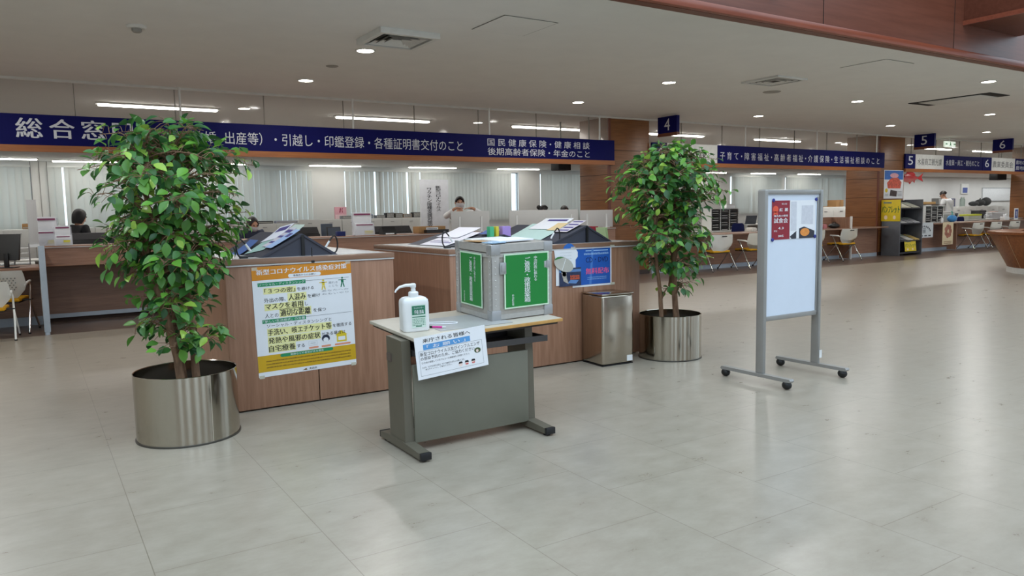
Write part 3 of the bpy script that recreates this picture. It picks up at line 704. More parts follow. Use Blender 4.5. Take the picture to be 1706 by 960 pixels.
b = B(); P = [(.118*math.cos(2*math.pi*k/36), .066*math.sin(2*math.pi*k/36)) for k in range(36)]; b.prism(P, 'y', -.003, 0); b.build('fan_sheet', mat('fan_grey', (186, 184, 174), .5), t)
f = Frame((0, -.003, 0)); b = B(); f.poly(b, [(.118*math.cos(a), .066*math.sin(a)) for a in [R(100+k*8) for k in range(11)]]+[(-.06, .04)]); b.build('green_patch', mat('fan_green', (60, 130, 60), .5), t, recalc=False)
B().tube([(.0, -.005, -.06), (0, -.005, .06)], .003, 6).build('rib', WHITEPL, t)

# ------------------------------------------------------------------ steel litter bin
t = thing('litter_bin', 'square brushed steel litter bin standing against the right writing counter', 'bin', (4.675, 5.642, 0), R(-3))
bx(-.185, .185, -.168, .168, .012, .675, bev=.022, seg=4).build('body', BINST, t)
bx(-.18, .18, -.163, .163, 0, .0115).build('foot', BLACK, t)
bx(-.188, .188, -.171, .171, .676, .692, bev=.006).build('lid', BINST, t)
bx(.105, .17, -.1705, -.1685, .03, .085).build('label_plate', WHITEPL, t)

# ------------------------------------------------------------------ grey table with everything on it
TA, TB = math.atan(.043), -math.atan(.021)     # the top leans a little
t = thing('reception_table', 'small grey steel table with a pale top, carrying the metal box and the sanitiser', 'table', (1.93, 4.17, 0))
def tz(x, y): return .722+(x-1.93)*.021+(y-4.17)*.043
TM = Euler((TA, TB, 0)).to_matrix().to_4x4()
tt_ = bx(0, 1.125, 0, .70, -.022, 0, bev=.003).build('tabletop', mat('table_top_laminate', (192, 183, 168), .4, vary=.03), t, (0, 0, .722), (TA, TB, 0))
bx(.46, 1.127, -.003, 0, -.023, -.001, bev=.001).build('wood_edge_band', mat('edge_wood', (196, 150, 84), .5, vary=.12, scale=14), tt_)
bx(.0, .458, -.003, 0, -.023, -.001, bev=.001).build('worn_edge_band', mat('edge_worn', (212, 186, 168), .5, vary=.05), tt_)
bx(.02, 1.10, .02, .68, -.04, -.0225).build('top_frame', mat('top_frame_dark', (52, 46, 42), .6), tt_)
for s, x in ((0, -.055), (1, .855)):
    b = B(); b.prism([(.05, .055), (.28, .055), (.30, .706), (.07, .698)], 'x', x+.005, x+.065); b.build('leg', DESKGREY, t)
    b = B(); b.prism([(-.18, .016), (.43, .016), (.43, .052), (.30, .064), (.04, .064), (-.18, .052)], 'x', x-.005, x+.065); fo = b.build('foot', DESKGREY, t)
    bx(x-.006, x+.066, -.19, -.165, .012, .056, bev=.004).build('end_cap', BLACK, fo)
    bx(x-.006, x+.066, .425, .44, .012, .056, bev=.004).build('end_cap', BLACK, fo)
    for yy_ in (-.14, .38): B().lathe([(0, 0), (.024, 0), (.024, .009), (.012, .010), (.012, .017), (0, .017)], 16, (x+.03, yy_, 0)).build('levelling_foot', BLACK, fo)
bx(.011, .859, .035, .055, .055, .548, bev=.003).build('modesty_panel', DESKPANEL, t)
bx(.006, .854, .20, .26, .10, .16).build('stretcher', mat('stretcher_brown', (92, 76, 66), .6), t)
b = B(); b.box(.02, 1.0, .006, .34, .600, .606); b.box(.02, 1.0, .0, .006, .600, .640); b.box(.02, .026, .006, .34, .606, .635); b.box(.994, 1.0, .006, .34, .606, .635); b.box(.02, 1.0, .334, .34, .606, .64)
b.build('paper_tray', mat('tray_dark', (66, 64, 64), .4, .3), t)
b = B(); b.box(-.06, .0, .22, .28, .55, .60); b.box(.0, .86, .24, .28, .56, .60); b.build('cross_rail', mat('cross_rail_brown', (96, 84, 76), .6), t)
def on_top(x, y, dz=0): return (x, y, tz(x, y)+dz)
# the metal suggestion box
CASE = mat('case_aluminium', (182, 180, 176), .42, .35, vary=.05, scale=30); CASEP = mat('case_panel', (170, 164, 156), .5, .15, vary=.04, scale=40)
t = thing('suggestion_box', 'aluminium suggestion box with green paper signs on its sides, on the grey table', 'box', on_top(2.59, 4.331, .001), (TA, TB, 0))
bw, bd, bh = .495, .50, .515
bx(.006, bw-.006, .006, bd-.006, .012, bh-.06).build('body', CASEP, t)
lid = bx(.005, bw-.005, .005, bd-.005, bh-.055, bh-.004).build('lid', CASEP, t)
b = B(); e = .062
for (x, y) in ((0, 0), (bw, 0), (0, bd), (bw, bd)):
    sx = 1 if x == 0 else -1; sy = 1 if y == 0 else -1
    b = B(); b.box(min(x, x+sx*e), max(x, x+sx*e), min(y, y+sy*.005), max(y, y+sy*.005), .006, bh-.06)
    b.box(min(x, x+sx*.005), max(x, x+sx*.005), min(y, y+sy*e*.7), max(y, y+sy*e*.7), .006, bh-.06); b.build('corner_angle', CASE, t)
for z0, z1 in ((.006, .04), (bh-.085, bh-.058), (bh-.05, bh)):
    b = B(); b.box(.0, bw, -.001, .006, z0, z1); b.box(.0, bw, bd-.006, bd+.001, z0, z1); b.box(-.001, .006, 0, bd, z0, z1); b.box(bw-.006, bw+.001, 0, bd, z0, z1); b.build('edge_rail', CASE, t)
b = B()
for z in [.06+.043*k for k in range(10)]:
    for x in (.03, bw-.03): b.ball((x, -.002, z), (.005, .003, .005), 8)
    b.ball((-.002, .022, z), (.003, .005, .005), 8); b.ball((-.002, bd-.022, z), (.003, .005, .005), 8)
b.build('rivets', mat('rivet', (210, 208, 204), .3, .8), t)
for x in (0, bw):
    s = 1 if x == 0 else -1
    for z0, z1 in ((0, .07), (bh-.07, bh+.002)):
        CAPM = mat('cap_steel', (176, 178, 180), .35, .6)
        b = B(); b.box(min(x-s*.003, x+s*.07), max(x-s*.003, x+s*.07), -.005, .02, z0, z1, bev=.004)
        if x == 0: b.box(-.004, .02, 0, .06, z0, z1, bev=.004); bx(-.004, .02, bd-.06, bd+.003, z0, z1, bev=.004).build('corner_cap', CAPM, t)
        b.build('corner_cap', CAPM, t)
b = B(); b.box(.062, .11, -.012, -.001, .315, .395, bev=.003); b.box(.072, .105, -.016, -.0121, .33, .38, bev=.003); b.build('latch', MATS['cap_steel'], t)
b = B(); b.box(bw-.075, bw-.02, -.010, -.001, .335, .385, bev=.003); b.tube([(bw-.048, -.01, .33), (bw-.048, -.01, .39)], .006); b.build('hinge', MATS['cap_steel'], t)
SG = mat('sign_green', (16, 128, 52), .45, vary=.02); PALEG = mat('sign_green_border', (206, 232, 206), .5)
def green_sign(fr, w_, h2, lab):
    b = B(); P = [fr.p(u, v, o) for o in (.0, .003) for u, v in ((0, 0), (w_, 0), (w_, h2), (0, h2))]
    for q in ((0, 1, 2, 3), (4, 5, 6, 7), (0, 1, 5, 4), (1, 2, 6, 5), (2, 3, 7, 6), (3, 0, 4, 7)): b.face([P[i] for i in q])
    s = b.build('paper_sign', PALEG, t); s['label'] = lab
    b = B(); fr.rect(b, .010, w_-.010, .010, h2-.010, .0038); b.build('green_field', SG, s, recalc=False)
    lettering(fr, [('|ご意見・政策提案箱', w_*.44, w_*.575, h2*.09, h2*.92, .010), ('|中泊町政に係わる', w_*.655, w_*.73, h2*.47, h2*.93, .005), ('|中泊町役場', w_*.16, w_*.205, h2*.05, h2*.26)], PAPER, s, off=.0046)
green_sign(Frame((.095, -.006, .075)), .365, .375, 'green front sign with white vertical lettering')
green_sign(Frame((-.006, .415, .075), (0, -1, 0)), .30, .375, 'green side sign with white vertical lettering')
# papers on the lid
BT = Matrix.Translation(on_top(2.59, 4.331, .001)) @ Euler((TA, TB, 0)).to_matrix().to_4x4()
def lid_item(name, label, cat, x, y, w_, d_, h2, rot, m, dz=0):
    P = BT @ Vector((x, y, bh+.004+dz)); t = thing(name, label, cat, P, (TA, TB, rot)); b = B()
    b.box(-w_/2, w_/2, -d_/2, d_/2, 0, h2, bev=min(.002, h2*.3)); b.build('sheets', m, t); return t
l = lid_item('paper_stack', 'stack of white papers lying on top of the metal box', 'papers', .27, .22, .30, .21, .012, .1, PAPER)
l = lid_item('reading_glasses_tray', 'shallow white plastic tray on the back of the metal box lid', 'tray', .2, .40, .3, .1, .010, 0, WHITEPL)
l = lid_item('envelope', 'brown envelope at the left edge of the metal box lid', 'envelope', .07, .30, .12, .16, .004, .5, mat('envelope_brown', (170, 132, 88), .7))
l = lid_item('pamphlet', 'folded blue and white pamphlet lying on the metal box lid near its corner', 'pamphlet', .09, .11, .14, .1, .008, .25, mat('pamphlet_blue', (150, 180, 206), .5, vary=.3, scale=30))
# desk mat, string, pen, sanitiser, notice
t = thing('desk_mat', 'grey translucent desk mat on the table left of the metal box', 'mat', on_top(2.44, 4.44, .0008), (TA, TB, R(-3)))
bx(-.27, .26, -.20, .22, 0, .0025).build('mat_sheet', mat('mat_grey', (176, 176, 174), .3), t)
t = thing('white_string', 'looped white string lying on the grey desk mat', 'string', on_top(2.29, 4.46, .0035), (TA, TB, 0))
P = [(-.13, .085, .004), (-.06, .06, .004), (.03, .02, .004), (.075, -.01, .004), (.085, -.035, .004), (.07, -.055, .004), (.03, -.055, .004), (-.03, -.02, .004), (-.12, .03, .004)]
B().tube(P, .0035, 6).build('cord', PAPER, t)
t = thing('marker_pen', 'pink and black marker pen lying beside the sanitiser bottle', 'pen', on_top(2.20, 4.345, .0085), (TA, TB, R(-52)))
B().tube([(-.05, 0, 0), (.02, 0, 0)], .0075, 10).build('barrel', mat('pen_pink', (226, 66, 160), .35), t)
B().tube([(-.085, 0, 0), (-.0505, 0, 0)], .0078, 10).build('cap', BLACK, t); B().tube([(.0205, 0, 0), (.045, 0, 0)], [.006, .004], 10).build('tip', WHITEPL, t)
t = thing('sanitizer_bottle', 'white pump bottle of hand sanitiser with a green label on the table', 'bottle', on_top(2.042, 4.385, .001), (TA, TB, R(-8)))
b = B(); w2, d2 = .094, .06
def rr(w_, d_, n=6, r=.028):
    P = []
    for cx_, cy_, a0 in ((w_-r, d_-r, 0), (-w_+r, d_-r, 90), (-w_+r, -d_+r, 180), (w_-r, -d_+r, 270)):
        for k in range(n+1): a = R(a0+90*k/n); P.append((cx_+r*math.cos(a), cy_+r*math.sin(a)))
    return P
def loft(b, rings, mi=0):
    vs = [[b.bm.verts.new(p) for p in r_] for r_ in rings]
    for a, c in zip(vs, vs[1:]):
        n = len(a)
        for k in range(n): b.bm.faces.new((a[k], a[(k+1) % n], c[(k+1) % n], c[k])).material_index = mi
    b.bm.faces.new(vs[0][::-1]); b.bm.faces.new(vs[-1])
rings = []
for z, s in ((0, .92), (.006, .99), (.012, 1), (.18, 1), (.2, .96), (.212, .82), (.218, .6)):
    rings.append([(x*s, y*s, z) for x, y in rr(w2*.93, d2)])
loft(b, rings); b.build('bottle_body', WHITEPL, t)
B().lathe([(0, .2185), (.03, .2185), (.032, .222), (.032, .245), (.027, .25), (.016, .252), (.014, .275), (0, .275)], 20).build('collar', WHITEPL, t)
b = B(); b.lathe([(0, .2755), (.017, .2755), (.019, .28), (.019, .297), (.012, .303), (0, .303)], 20); b.tube([(0, 0, .292), (-.05, -.012, .295), (-.095, -.02, .288), (-.118, -.026, .272), (-.126, -.028, .258)], [.011, .010, .008, .006, .005], 10); b.build('pump', WHITEPL, t)
f = Frame((-.03, -.061, .035)); b = B(); f.rect(b, -.005, .088, -.008, .138, .001); b.build('label', mat('label_pale', (208, 226, 216), .4), t, recalc=False)
b = B(); f.rect(b, -.002, .085, .075, .132, .0016); f.rect(b, -.002, .085, .058, .064, .0016); f.rect(b, .02, .06, -.002, .004, .0016); bars(b, f, .0, .083, .046, .005, 5, .010); b.build('green_printing', mat('label_green', (36, 118, 88), .4), t, recalc=False)
lettering(f, [('サニタイザー', .01, .075, .112, .124), ('手指', .012, .04, .08, .105, .01), ('消毒', .045, .075, .08, .105, .01)], PAPER, t, off=.0022)
t = thing('table_notice', 'white notice with a blue bar hanging from the front edge of the grey table', 'notice', (1.945, 4.146, .462), (R(-2), R(-4.2), 0))
nw, nh = .50, .262
bx(0, nw, -.0015, 0, 0, nh).build('sheet', PAPER, t); f = Frame((0, -.0015, 0))
b = B(); f.rect(b, .055, .385, .178, .212, .0006); b.build('blue_bar', mat('bar_blue', (84, 152, 212), .5), t, recalc=False)
lettering(f, [('「 お 願 い 」', .08, .35, .183, .206, .01)], PAPER, t, off=.0012, name='white_lettering')
lettering(f, [('来庁される皆様へ', .055, .39, .222, .248, .008), ('新型コロナウイルス及びインフルエンザ', .03, .45, .142, .166), ('の感染予防のため、ご協力ください。', .03, .42, .116, .138), ('□ 庁舎に設置しているアルコール消毒液をご利用ください。', .035, .37, .094, .106), ('□ なお、マスクをお持ちの方は、マスクを着用されますようお願いします。', .035, .33, .065, .077), ('咳エチケットに、ご協力ください。', .055, .24, .052, .062)], INK, t, off=.001)
b = B(); f.outline(b, .022, .468, .02, .174, .0015, .0006); b.build('frame_line', GREYP, t, recalc=False)
b = B(); f.disc(b, .43, .11, .024, .017, .0008); b.build('tree_drawing', mat('draw_green', (74, 92, 58), .6), t, recalc=False)
b = B(); f.disc(b, .428, .107, .009, .010, .0014)
for u in (.30, .345, .392): f.disc(b, u, .043, .0135, .0135, .0008)
b.build('face_drawings', mat('draw_pale', (236, 214, 206), .6), t, recalc=False)
b = B()
for u in (.30, .345, .392): f.poly(b, [(u-.015, .048), (u+.015, .048), (u+.01, .060), (u-.01, .060)], .0014)
b.build('hair_drawings', INK, t, recalc=False)
b = B()
for u in (.345, .392): f.rect(b, u-.01, u+.01, .034, .042, .0014)
b.build('mask_drawings', mat('draw_red', (206, 92, 92), .6), t, recalc=False)

# ------------------------------------------------------------------ notice board on wheels
t = thing('notice_board', 'white notice board in a grey metal frame on four castors', 'notice board', (5.10, 4.17, 0))
for k, x in enumerate((.0, .74)):
    bx(x-(.01 if k else .004), x+(.018 if k else .032), -.04, .045, .085, 1.622, bev=.012, seg=3).build('post', ALUP, t)
    b = B(); b.prism([(-.31, .062), (.40, .062), (.41, .072), (.40, .09), (-.31, .09), (-.32, .076)], 'x', x-.02, x+.032); fo = b.build('foot', ALUP, t)
    for y in (-.27, .37):
        b = B(); b.ball((x+.006, y, .036), (.036, .042, .036), 16); b.tube([(x+.006, y, .055), (x+.006, y, .063)], .012, 10); b.build('castor', mat('castor_black', (16, 16, 17), .5), fo)
    if k: bx(x-.012, x+.024, -.052, -.0502, .14, .21).build('label_plate', WHITEPL, t)
bx(.03, .732, -.012, .028, .545, 1.595).build('panel', mat('board_white', (212, 222, 236), .3, vary=.01), t)
b = B(); b.box(.0, .755, -.03, .04, 1.582, 1.622, bev=.01); b.box(.03, .722, -.022, .036, .525, .565, bev=.005); b.box(.03, .052, -.02, .034, .565, 1.56, bev=.003); b.box(.702, .722, -.02, .034, .565, 1.56, bev=.003); b.build('frame', ALUP, t)
t = thing('tasting_flyer', 'flyer with a dark red column and food photos on the white notice board', 'flyer', (5.205, 4.156, 1.205), (0, R(-.3), 0))
fw, fh = .585, .325
bx(0, fw-.01, -.0012, 0, 0, fh).build('sheet', PAPER, t); f = Frame((0, -.0012, 0), (1.36, 0, 0))
b = B(); f.rect(b, 0, .17, 0, fh, .0006); b.build('red_column', mat('flyer_red', (140, 28, 46), .5), t, recalc=False)
lettering(f, [('紅', .07, .1, .235, .262, .02), ('麗', .12, .15, .235, .262, .02), ('飯名産の郷場', .02, .15, .19, .207, .008), ('試食会', .02, .15, .138, .18, .012), ('4.3', .06, .11, .085, .104, .02), ('200名', .06, .11, .02, .04, .02), ('参加', .02, .05, .065, .08), ('第2回', .09, .14, .29, .303)], PAPER, t)
b = B(); f.disc(b, .035, .255, .026, .028, .001); f.poly(b, [(.02, .235), (.05, .235), (.06, .2), (.035, .215), (.012, .2)], .001); b.build('rosette', mat('flyer_orange_red', (218, 84, 56), .5), t, recalc=False)
b = B(); f.poly(b, [(.172, .02), (.235, .065), (.235, .0), (.19, .0)]); f.poly(b, [(.262, .0), (.415, .0), (.415, .06), (.31, .1), (.262, .085)]); b.build('dark_tray_photo', mat('photo_dark', (40, 44, 56), .4), t, recalc=False)
b = B(); f.disc(b, .318, .052, .046, .034, .0018); b.build('bun_photo', mat('photo_bun', (222, 142, 64), .5, vary=.15, scale=30), t, recalc=False)
b = B(); f.poly(b, [(.285, .125), (.40, .118), (.40, .28), (.285, .28)], .0008); f.rect(b, .18, .236, .07, fh-.01, .0008); b.build('pale_photo', mat('photo_pale', (206, 208, 216), .5, vary=.06, scale=30), t, recalc=False)
for i, (x, z, l) in enumerate([(5.222, 1.533, 'upper left'), (5.785, 1.538, 'upper right'), (5.215, 1.206, 'lower left'), (5.775, 1.218, 'lower right')]):
    t = thing('magnet', 'round blue magnet at the %s corner of the flyer' % l, 'magnet', (x, 4.1546, z), (R(90), 0, 0), 'blue magnets on the notice board')
    B().lathe([(0, 0), (.015, 0), (.016, .004), (.013, .008), (0, .009)], 20).build('body', mat('magnet_blue', (30, 44, 130), .4), t)
# ------------------------------------------------------------------ two potted fig trees in steel planters
BARK = wood('bark', (98, 72, 54), (146, 114, 88), 'z', 9, .85, 5)
def leaf_material():
    m, t, p = nt('fig_leaf')
    g = t.nodes.new('ShaderNodeNewGeometry'); r = t.nodes.new('ShaderNodeValToRGB')
    t.links.new(g.outputs['Random Per Island'], r.inputs[0]); r.color_ramp.interpolation = 'CONSTANT'
    e = r.color_ramp.elements
    e[0].position = 0; e[0].color = lin((50, 96, 52)); e[1].position = .28; e[1].color = lin((72, 124, 60))
    for pos, c in ((.55, (92, 146, 64)), (.78, (112, 172, 66)), (.91, (164, 202, 84))):
        x = e.new(pos); x.color = lin(c)
    t.links.new(r.outputs[0], p.inputs['Base Color']); p.inputs['Roughness'].default_value = .33
    tl = t.nodes.new('ShaderNodeBsdfTranslucent'); t.links.new(r.outputs[0], tl.inputs[0])
    mx = t.nodes.new('ShaderNodeMixShader'); mx.inputs[0].default_value = .25
    t.links.new(p.outputs[0], mx.inputs[1]); t.links.new(tl.outputs[0], mx.inputs[2])
    t.links.new(mx.outputs[0], t.nodes['Material Output'].inputs[0]); return m
LEAF = leaf_material()
def leaf(b, p, d, n, L, W, mi=0):
    d = d.normalized(); s = d.cross(n).normalized(); n = s.cross(d)
    V = []
    prof = [(0, .06), (.18, .62), (.42, 1.0), (.68, .80), (.88, .34), (1, 0)]
    L1, C, R1 = [], [], []
    for t_, q in prof:
        c = p + d*(L*t_) - n*(L*.22*t_*t_)
        C.append(b.bm.verts.new(c)); e = n*(W*.16*q)
        if q > 0: L1.append(b.bm.verts.new(c + s*(W*.5*q) + e)); R1.append(b.bm.verts.new(c - s*(W*.5*q) + e))
    for k in range(len(prof)-1):
        if k < len(L1)-1:
            b.bm.faces.new((C[k], C[k+1], L1[k+1], L1[k])); b.bm.faces.new((C[k], R1[k], R1[k+1], C[k+1]))
        else:
            b.bm.faces.new((C[k], C[k+1], L1[k])); b.bm.faces.new((C[k], R1[k], C[k+1]))
def fig_tree(label, loc, radius, h, trunks, env, nbr, seed, lean=(0, 0)):
    rr_ = random.Random(seed)
    t = thing('potted_fig_tree', label, 'potted plant', loc)
    pl = B().lathe([(radius-.004, .012), (radius-.004, h-.004), (radius, h), (radius+.003, h-.002), (radius+.002, .012)], 72).build('planter', STEEL, t)
    B().lathe([(radius-.03, 0), (radius+.009, 0), (radius+.009, .010), (radius+.003, .0115), (radius-.03, .0115)], 72).build('base_ring', mat('ring_steel', (90, 88, 84), .35, .8), pl)
    bx(radius*.30-.0015, radius*.30+.0015, -radius*.955-.0035, -radius*.955+.003, .013, h-.002).build('seam', mat('seam_bright', (220, 214, 200), .3, .9), pl)
    B().lathe([(0, h-.10), (radius-.02, h-.12), (radius-.006, h-.12)], 40).build('soil', mat('soil', (46, 36, 28), .95, vary=.3, scale=40), t)
    curves = []
    for tr in trunks:
        pts = [Vector(p) for p in tr['p']]; n = 14; P = []
        for k in range(n+1):      # smooth spline through the points
            u = k/n*(len(pts)-1); i = min(int(u), len(pts)-2); f = u-i
            a, c, d, e = pts[max(0, i-1)], pts[i], pts[i+1], pts[min(len(pts)-1, i+2)]
            q = .5*((2*c) + (-a+d)*f + (2*a-5*c+4*d-e)*f*f + (-a+3*c-3*d+e)*f**3)
            P.append(q + Vector((rr_.uniform(-1, 1), rr_.uniform(-1, 1), 0))*.006)
        B().tube(P, [tr['r']*(1-.55*k/n) for k in range(n+1)], 10).build('trunk', BARK, t)
        curves.append(P)
    bb = B(); lb = B(); zmin, zmax = env[0][0], env[-1][0]
    def rad(z):
        for (za, ra), (zb, rb) in zip(env, env[1:]):
            if za <= z <= zb: return ra+(rb-ra)*(z-za)/(zb-za)
        return .05
    for k in range(nbr):
        u = rr_.random()**.62; zt = zmin+.02+(zmax-zmin)*(u)            # height of the branch tip
        P = rr_.choice(curves); zs = max(P[0].z+.2, min(P[-1].z-.01, zt-rr_.uniform(-.04, .22)))
        i = min(range(len(P)), key=lambda j: abs(P[j].z-zs)); s = P[i]
        az = k*2.39996+rr_.uniform(-.4, .4); reach = rad(zt)*rr_.uniform(.45, 1.02)
        e = Vector((math.cos(az)*reach+lean[0]*(zt-zmin), math.sin(az)*reach+lean[1]*(zt-zmin), zt))
        if e.z < 1.24: e.y = min(e.y, .20)
        mid = (s+e)/2+Vector((0, 0, .10+.06*rr_.random()))
        pts = [s*(1-f)**2+mid*2*f*(1-f)+e*f*f for f in (0, .25, .5, .75, 1)]
        bb.tube(pts, [.007, .006, .0045, .003, .0018], 5)
        nl = int(8+8*min(1, reach/.5))
        for j in range(nl):
            f = .28+.72*(j+rr_.random()*.6)/nl; f = min(1, f)
            p = s*(1-f)**2+mid*2*f*(1-f)+e*f*f
            dr = (e-s).normalized(); side = dr.cross(Vector((0, 0, 1)))
            if side.length < .05: side = Vector((1, 0, 0))
            side.normalize()
            off = side*rr_.choice((-1, 1))*rr_.uniform(.02, .11)+Vector((0, 0, rr_.uniform(-.06, .05)))
            q = p+off
            if q.z < 1.26: q.y = min(q.y, .23)
            bb.tube([p, p+off*.6+Vector((0, 0, .008)), q], [.0022, .0018, .0014], 4, cap=False)
            d = (dr*.5+off.normalized()*.7+Vector((rr_.uniform(-.4, .4), rr_.uniform(-.4, .4), rr_.uniform(-1.0, .05))))
            nn = Vector((rr_.uniform(-.5, .5)+math.cos(az)*.5, rr_.uniform(-.5, .5)+math.sin(az)*.5, 1)).normalized()
            L = rr_.uniform(.062, .102); leaf(lb, q, d, nn, L, L*rr_.uniform(.58, .72))
    bb.build('branches', BARK, t); lb.build('foliage', LEAF, t, recalc=False, angle=80)
    return t
fig_tree('nearer artificial fig tree in a round steel planter at the left of the writing counter', (.835, 5.47, 0), .325, .455,
  [{'p': [(-.03, -.03, .34), (-.08, -.02, .75), (-.19, .0, 1.2), (-.17, 0, 1.55), (-.20, .02, 1.93)], 'r': .030},
   {'p': [(.07, .02, .34), (.06, .02, .8), (.03, .0, 1.2), (.03, .02, 1.5), (.0, .02, 1.95)], 'r': .028},
   {'p': [(.0, .08, .34), (-.04, .08, .9), (-.08, .07, 1.3), (-.09, .05, 1.75)], 'r': .020}],
  [(.52, .24), (.75, .33), (.95, .34), (1.2, .45), (1.5, .52), (1.75, .57), (1.92, .55), (2.01, .42), (2.07, .22)], 142, 3, (-.015, 0))
fig_tree('farther artificial fig tree in a round steel planter right of the litter bin', (5.365, 5.50, 0), .305, .44,
  [{'p': [(.04, -.05, .33), (.02, -.04, .8), (.04, -.02, 1.3), (.05, 0, 1.98)], 'r': .032},
   {'p': [(-.11, 0, .33), (-.14, 0, .7), (-.20, .0, 1.1), (-.18, .02, 1.85)], 'r': .024},
   {'p': [(.06, .06, .7), (.08, .04, 1.2), (.0, .02, 1.6), (-.02, .0, 1.95)], 'r': .020}],
  [(.6, .2), (.8, .33), (1.0, .38), (1.25, .50), (1.5, .58), (1.72, .62), (1.88, .58), (1.98, .45), (2.07, .22)], 142, 11)

# ------------------------------------------------------------------ left counters
def long_counter(label, x0, x1, y0, z0, z1, yb, group=None):
    t = thing('service_counter', label, 'counter', (x0, y0, 0)); w = x1-x0; d = yb-y0
    bx(0, w, 0, .03, z0+.03, z1-.025).build('upper_front_panel', COUNTERX, t)
    bx(-.0, w, -.02, .42, z1-.0245, z1, bev=.004).build('top_shelf', COUNTERX, t)
    bx(-.0, w, -.024, -.0205, z1-.026, z1-.016).build('edge_strip', EDGE, t)
    bx(0, w, -.03, d, z0, z0+.029, bev=.003).build('worktop', COUNTERX, t)
    bx(0, w, d*.45, d*.45+.03, .12, z0-.001).build('lower_front_panel', wood('counter_lower', (118, 92, 78), (136, 108, 92), 'x', 2.2, .45), t)
    bx(0, w, d*.45+.031, d*.45+.06, 0, .119).build('back_plinth', SEAM, t)
    bx(0, w, d*.45-.01, d*.45+.03, .06, .119).build('foot_rail', BLUEGREY, t)
    return t
long_counter('long brown service counter under the left blue sign, behind the writing counter', .16, 6.45, 12.2, .84, 1.12, 13.4)
t = thing('end_panel', 'tall brown end panel with a pale blue-grey edge beside the left service counter', 'counter panel', (.10, 11.4, 0))
bx(-.0, .05, .03, 1.7, 0.02, 1.12).build('panel', COUNTER, t); bx(-.015, .058, -.02, .0295, .035, 1.15, bev=.008).build('edge_post', BLUEGREY, t); B().lathe([(0, 0), (.03, 0), (.03, .0345), (0, .0345)], 14, (.02, .005, 0)).build('foot', BLUEGREY, t)
t = thing('low_counter', 'low brown counter at the left edge of the picture with a monitor on it', 'counter', (-3.2, 12.1, 0))
bx(0, 3.29, 0, .9, .80, .84, bev=.004).build('worktop', COUNTERX, t); bx(0, 3.29, .5, .53, .12, .799).build('front_panel', MATS['counter_lower'], t); bx(0, 3.29, .49, .53, .0, .119).build('foot_rail', BLUEGREY, t)
t = thing('screen_post', 'pale translucent partition standing on the end of the left counter', 'partition', (.05, 12.0, 1.15))
bx(-.05, .06, -.02, .02, .005, .60, bev=.003).build('screen', FILMW, t); bx(-.05, .06, -.04, .04, -.03, .0049).build('clamp', WHITEPL, t)
long_counter('brown service counter with white screens left of the first wood pillar', 6.75, 10.80, 12.75, .80, 1.10, 13.0)
t = thing('end_panel', 'brown end panel with a pale edge between the two left service counters', 'counter panel', (6.6, 12.3, 0))
bx(-.02, .02, .03, 1.2, .02, 1.02).build('panel', COUNTER, t); bx(-.03, .03, -.02, .0295, .0, 1.05, bev=.008).build('edge_post', BLUEGREY, t)
def screen(label, x0, x1, y, z0, z1, m=FILMW):
    t = thing('partition_screen', label, 'partition', ((x0+x1)/2, y, z0), group='white counter screens'); h = (x1-x0)/2
    bx(-h, h, -.006, .006, .012, z1-z0, bev=.002).build('screen', m, t)
    b = B()
    for x in (-h+.18, h-.18): b.box(x-.06, x+.06, -.05, .05, 0, .0118); b.box(x-.02, x+.02, -.014, -.0065, .012, .3)
    b.build('feet', WHITEPL, t); return t
SCR = mat('screen_white', (206, 207, 206), .5, vary=.01)
screen('white screen on the counter in front of the masked man', 6.78, 7.62, 12.78, 1.1, 1.5, SCR)
screen('wide white screen on the counter left of the first wood pillar', 8.08, 9.8, 12.78, 1.1, 1.5, SCR)
screen('narrow translucent screen on the counter in front of the first wood pillar', 9.86, 10.75, 12.78, 1.1, 1.48)

def leaflet_stand(label, x, y, z, w_, h2, rz=0):
    t = thing('leaflet_stand', label, 'leaflet stand', (x, y, z), rz, 'clear leaflet stands')
    b = B(); b.prism([(-.02, 0), (.12, 0), (.13, h2*.96), (.12, h2*.96), (.11, .008), (-.012, .008), (.03, h2*.55), (.022, h2*.55)], 'x', -w_/2, w_/2); b.build('holder', ACRYL, t)
    bx(-w_/2+.015, w_/2-.015, -.002, .002, .0, h2*.50, bev=.0005, M=Matrix.Translation((0, .0, .011)) @ Matrix.Rotation(R(-6), 4, 'X')).build('front_leaflet', PAPER, t)
    bx(-w_/2+.015, w_/2-.015, -.002, .002, .0, h2*.98, M=Matrix.Translation((0, .098, .011)) @ Matrix.Rotation(R(-1.5), 4, 'X')).build('back_leaflet', PAPER, t)
    f = Frame((0, -.005, .0)); b = B(); f.rect(b, -w_/2+.03, w_/2-.03, h2*.43, h2*.48, .0); f2 = Frame((0, .094, 0)); f2.rect(b, -w_/2+.03, w_/2-.03, h2*.88, h2*.95, 0); b.build('heading', mat('heading_plum', (132, 62, 96), .6), t, recalc=False)
    b = B(); f.rect(b, 0, w_/2-.03, .02, .075, .001); b.build('yellow_patch', mat('patch_yellow', (214, 204, 60), .6), t, recalc=False)
    return t
leaflet_stand('taller clear stand of white leaflets on the left counter, behind another stand', .22, 12.36, 1.1201, .27, .40)
leaflet_stand('shorter clear stand of white leaflets with a yellow patch on the left counter', .40, 12.2, 1.1201, .22, .27)
leaflet_stand('clear stand of white leaflets on the counter below the pink calendar', 4.85, 12.3, 1.1201, .36, .39)
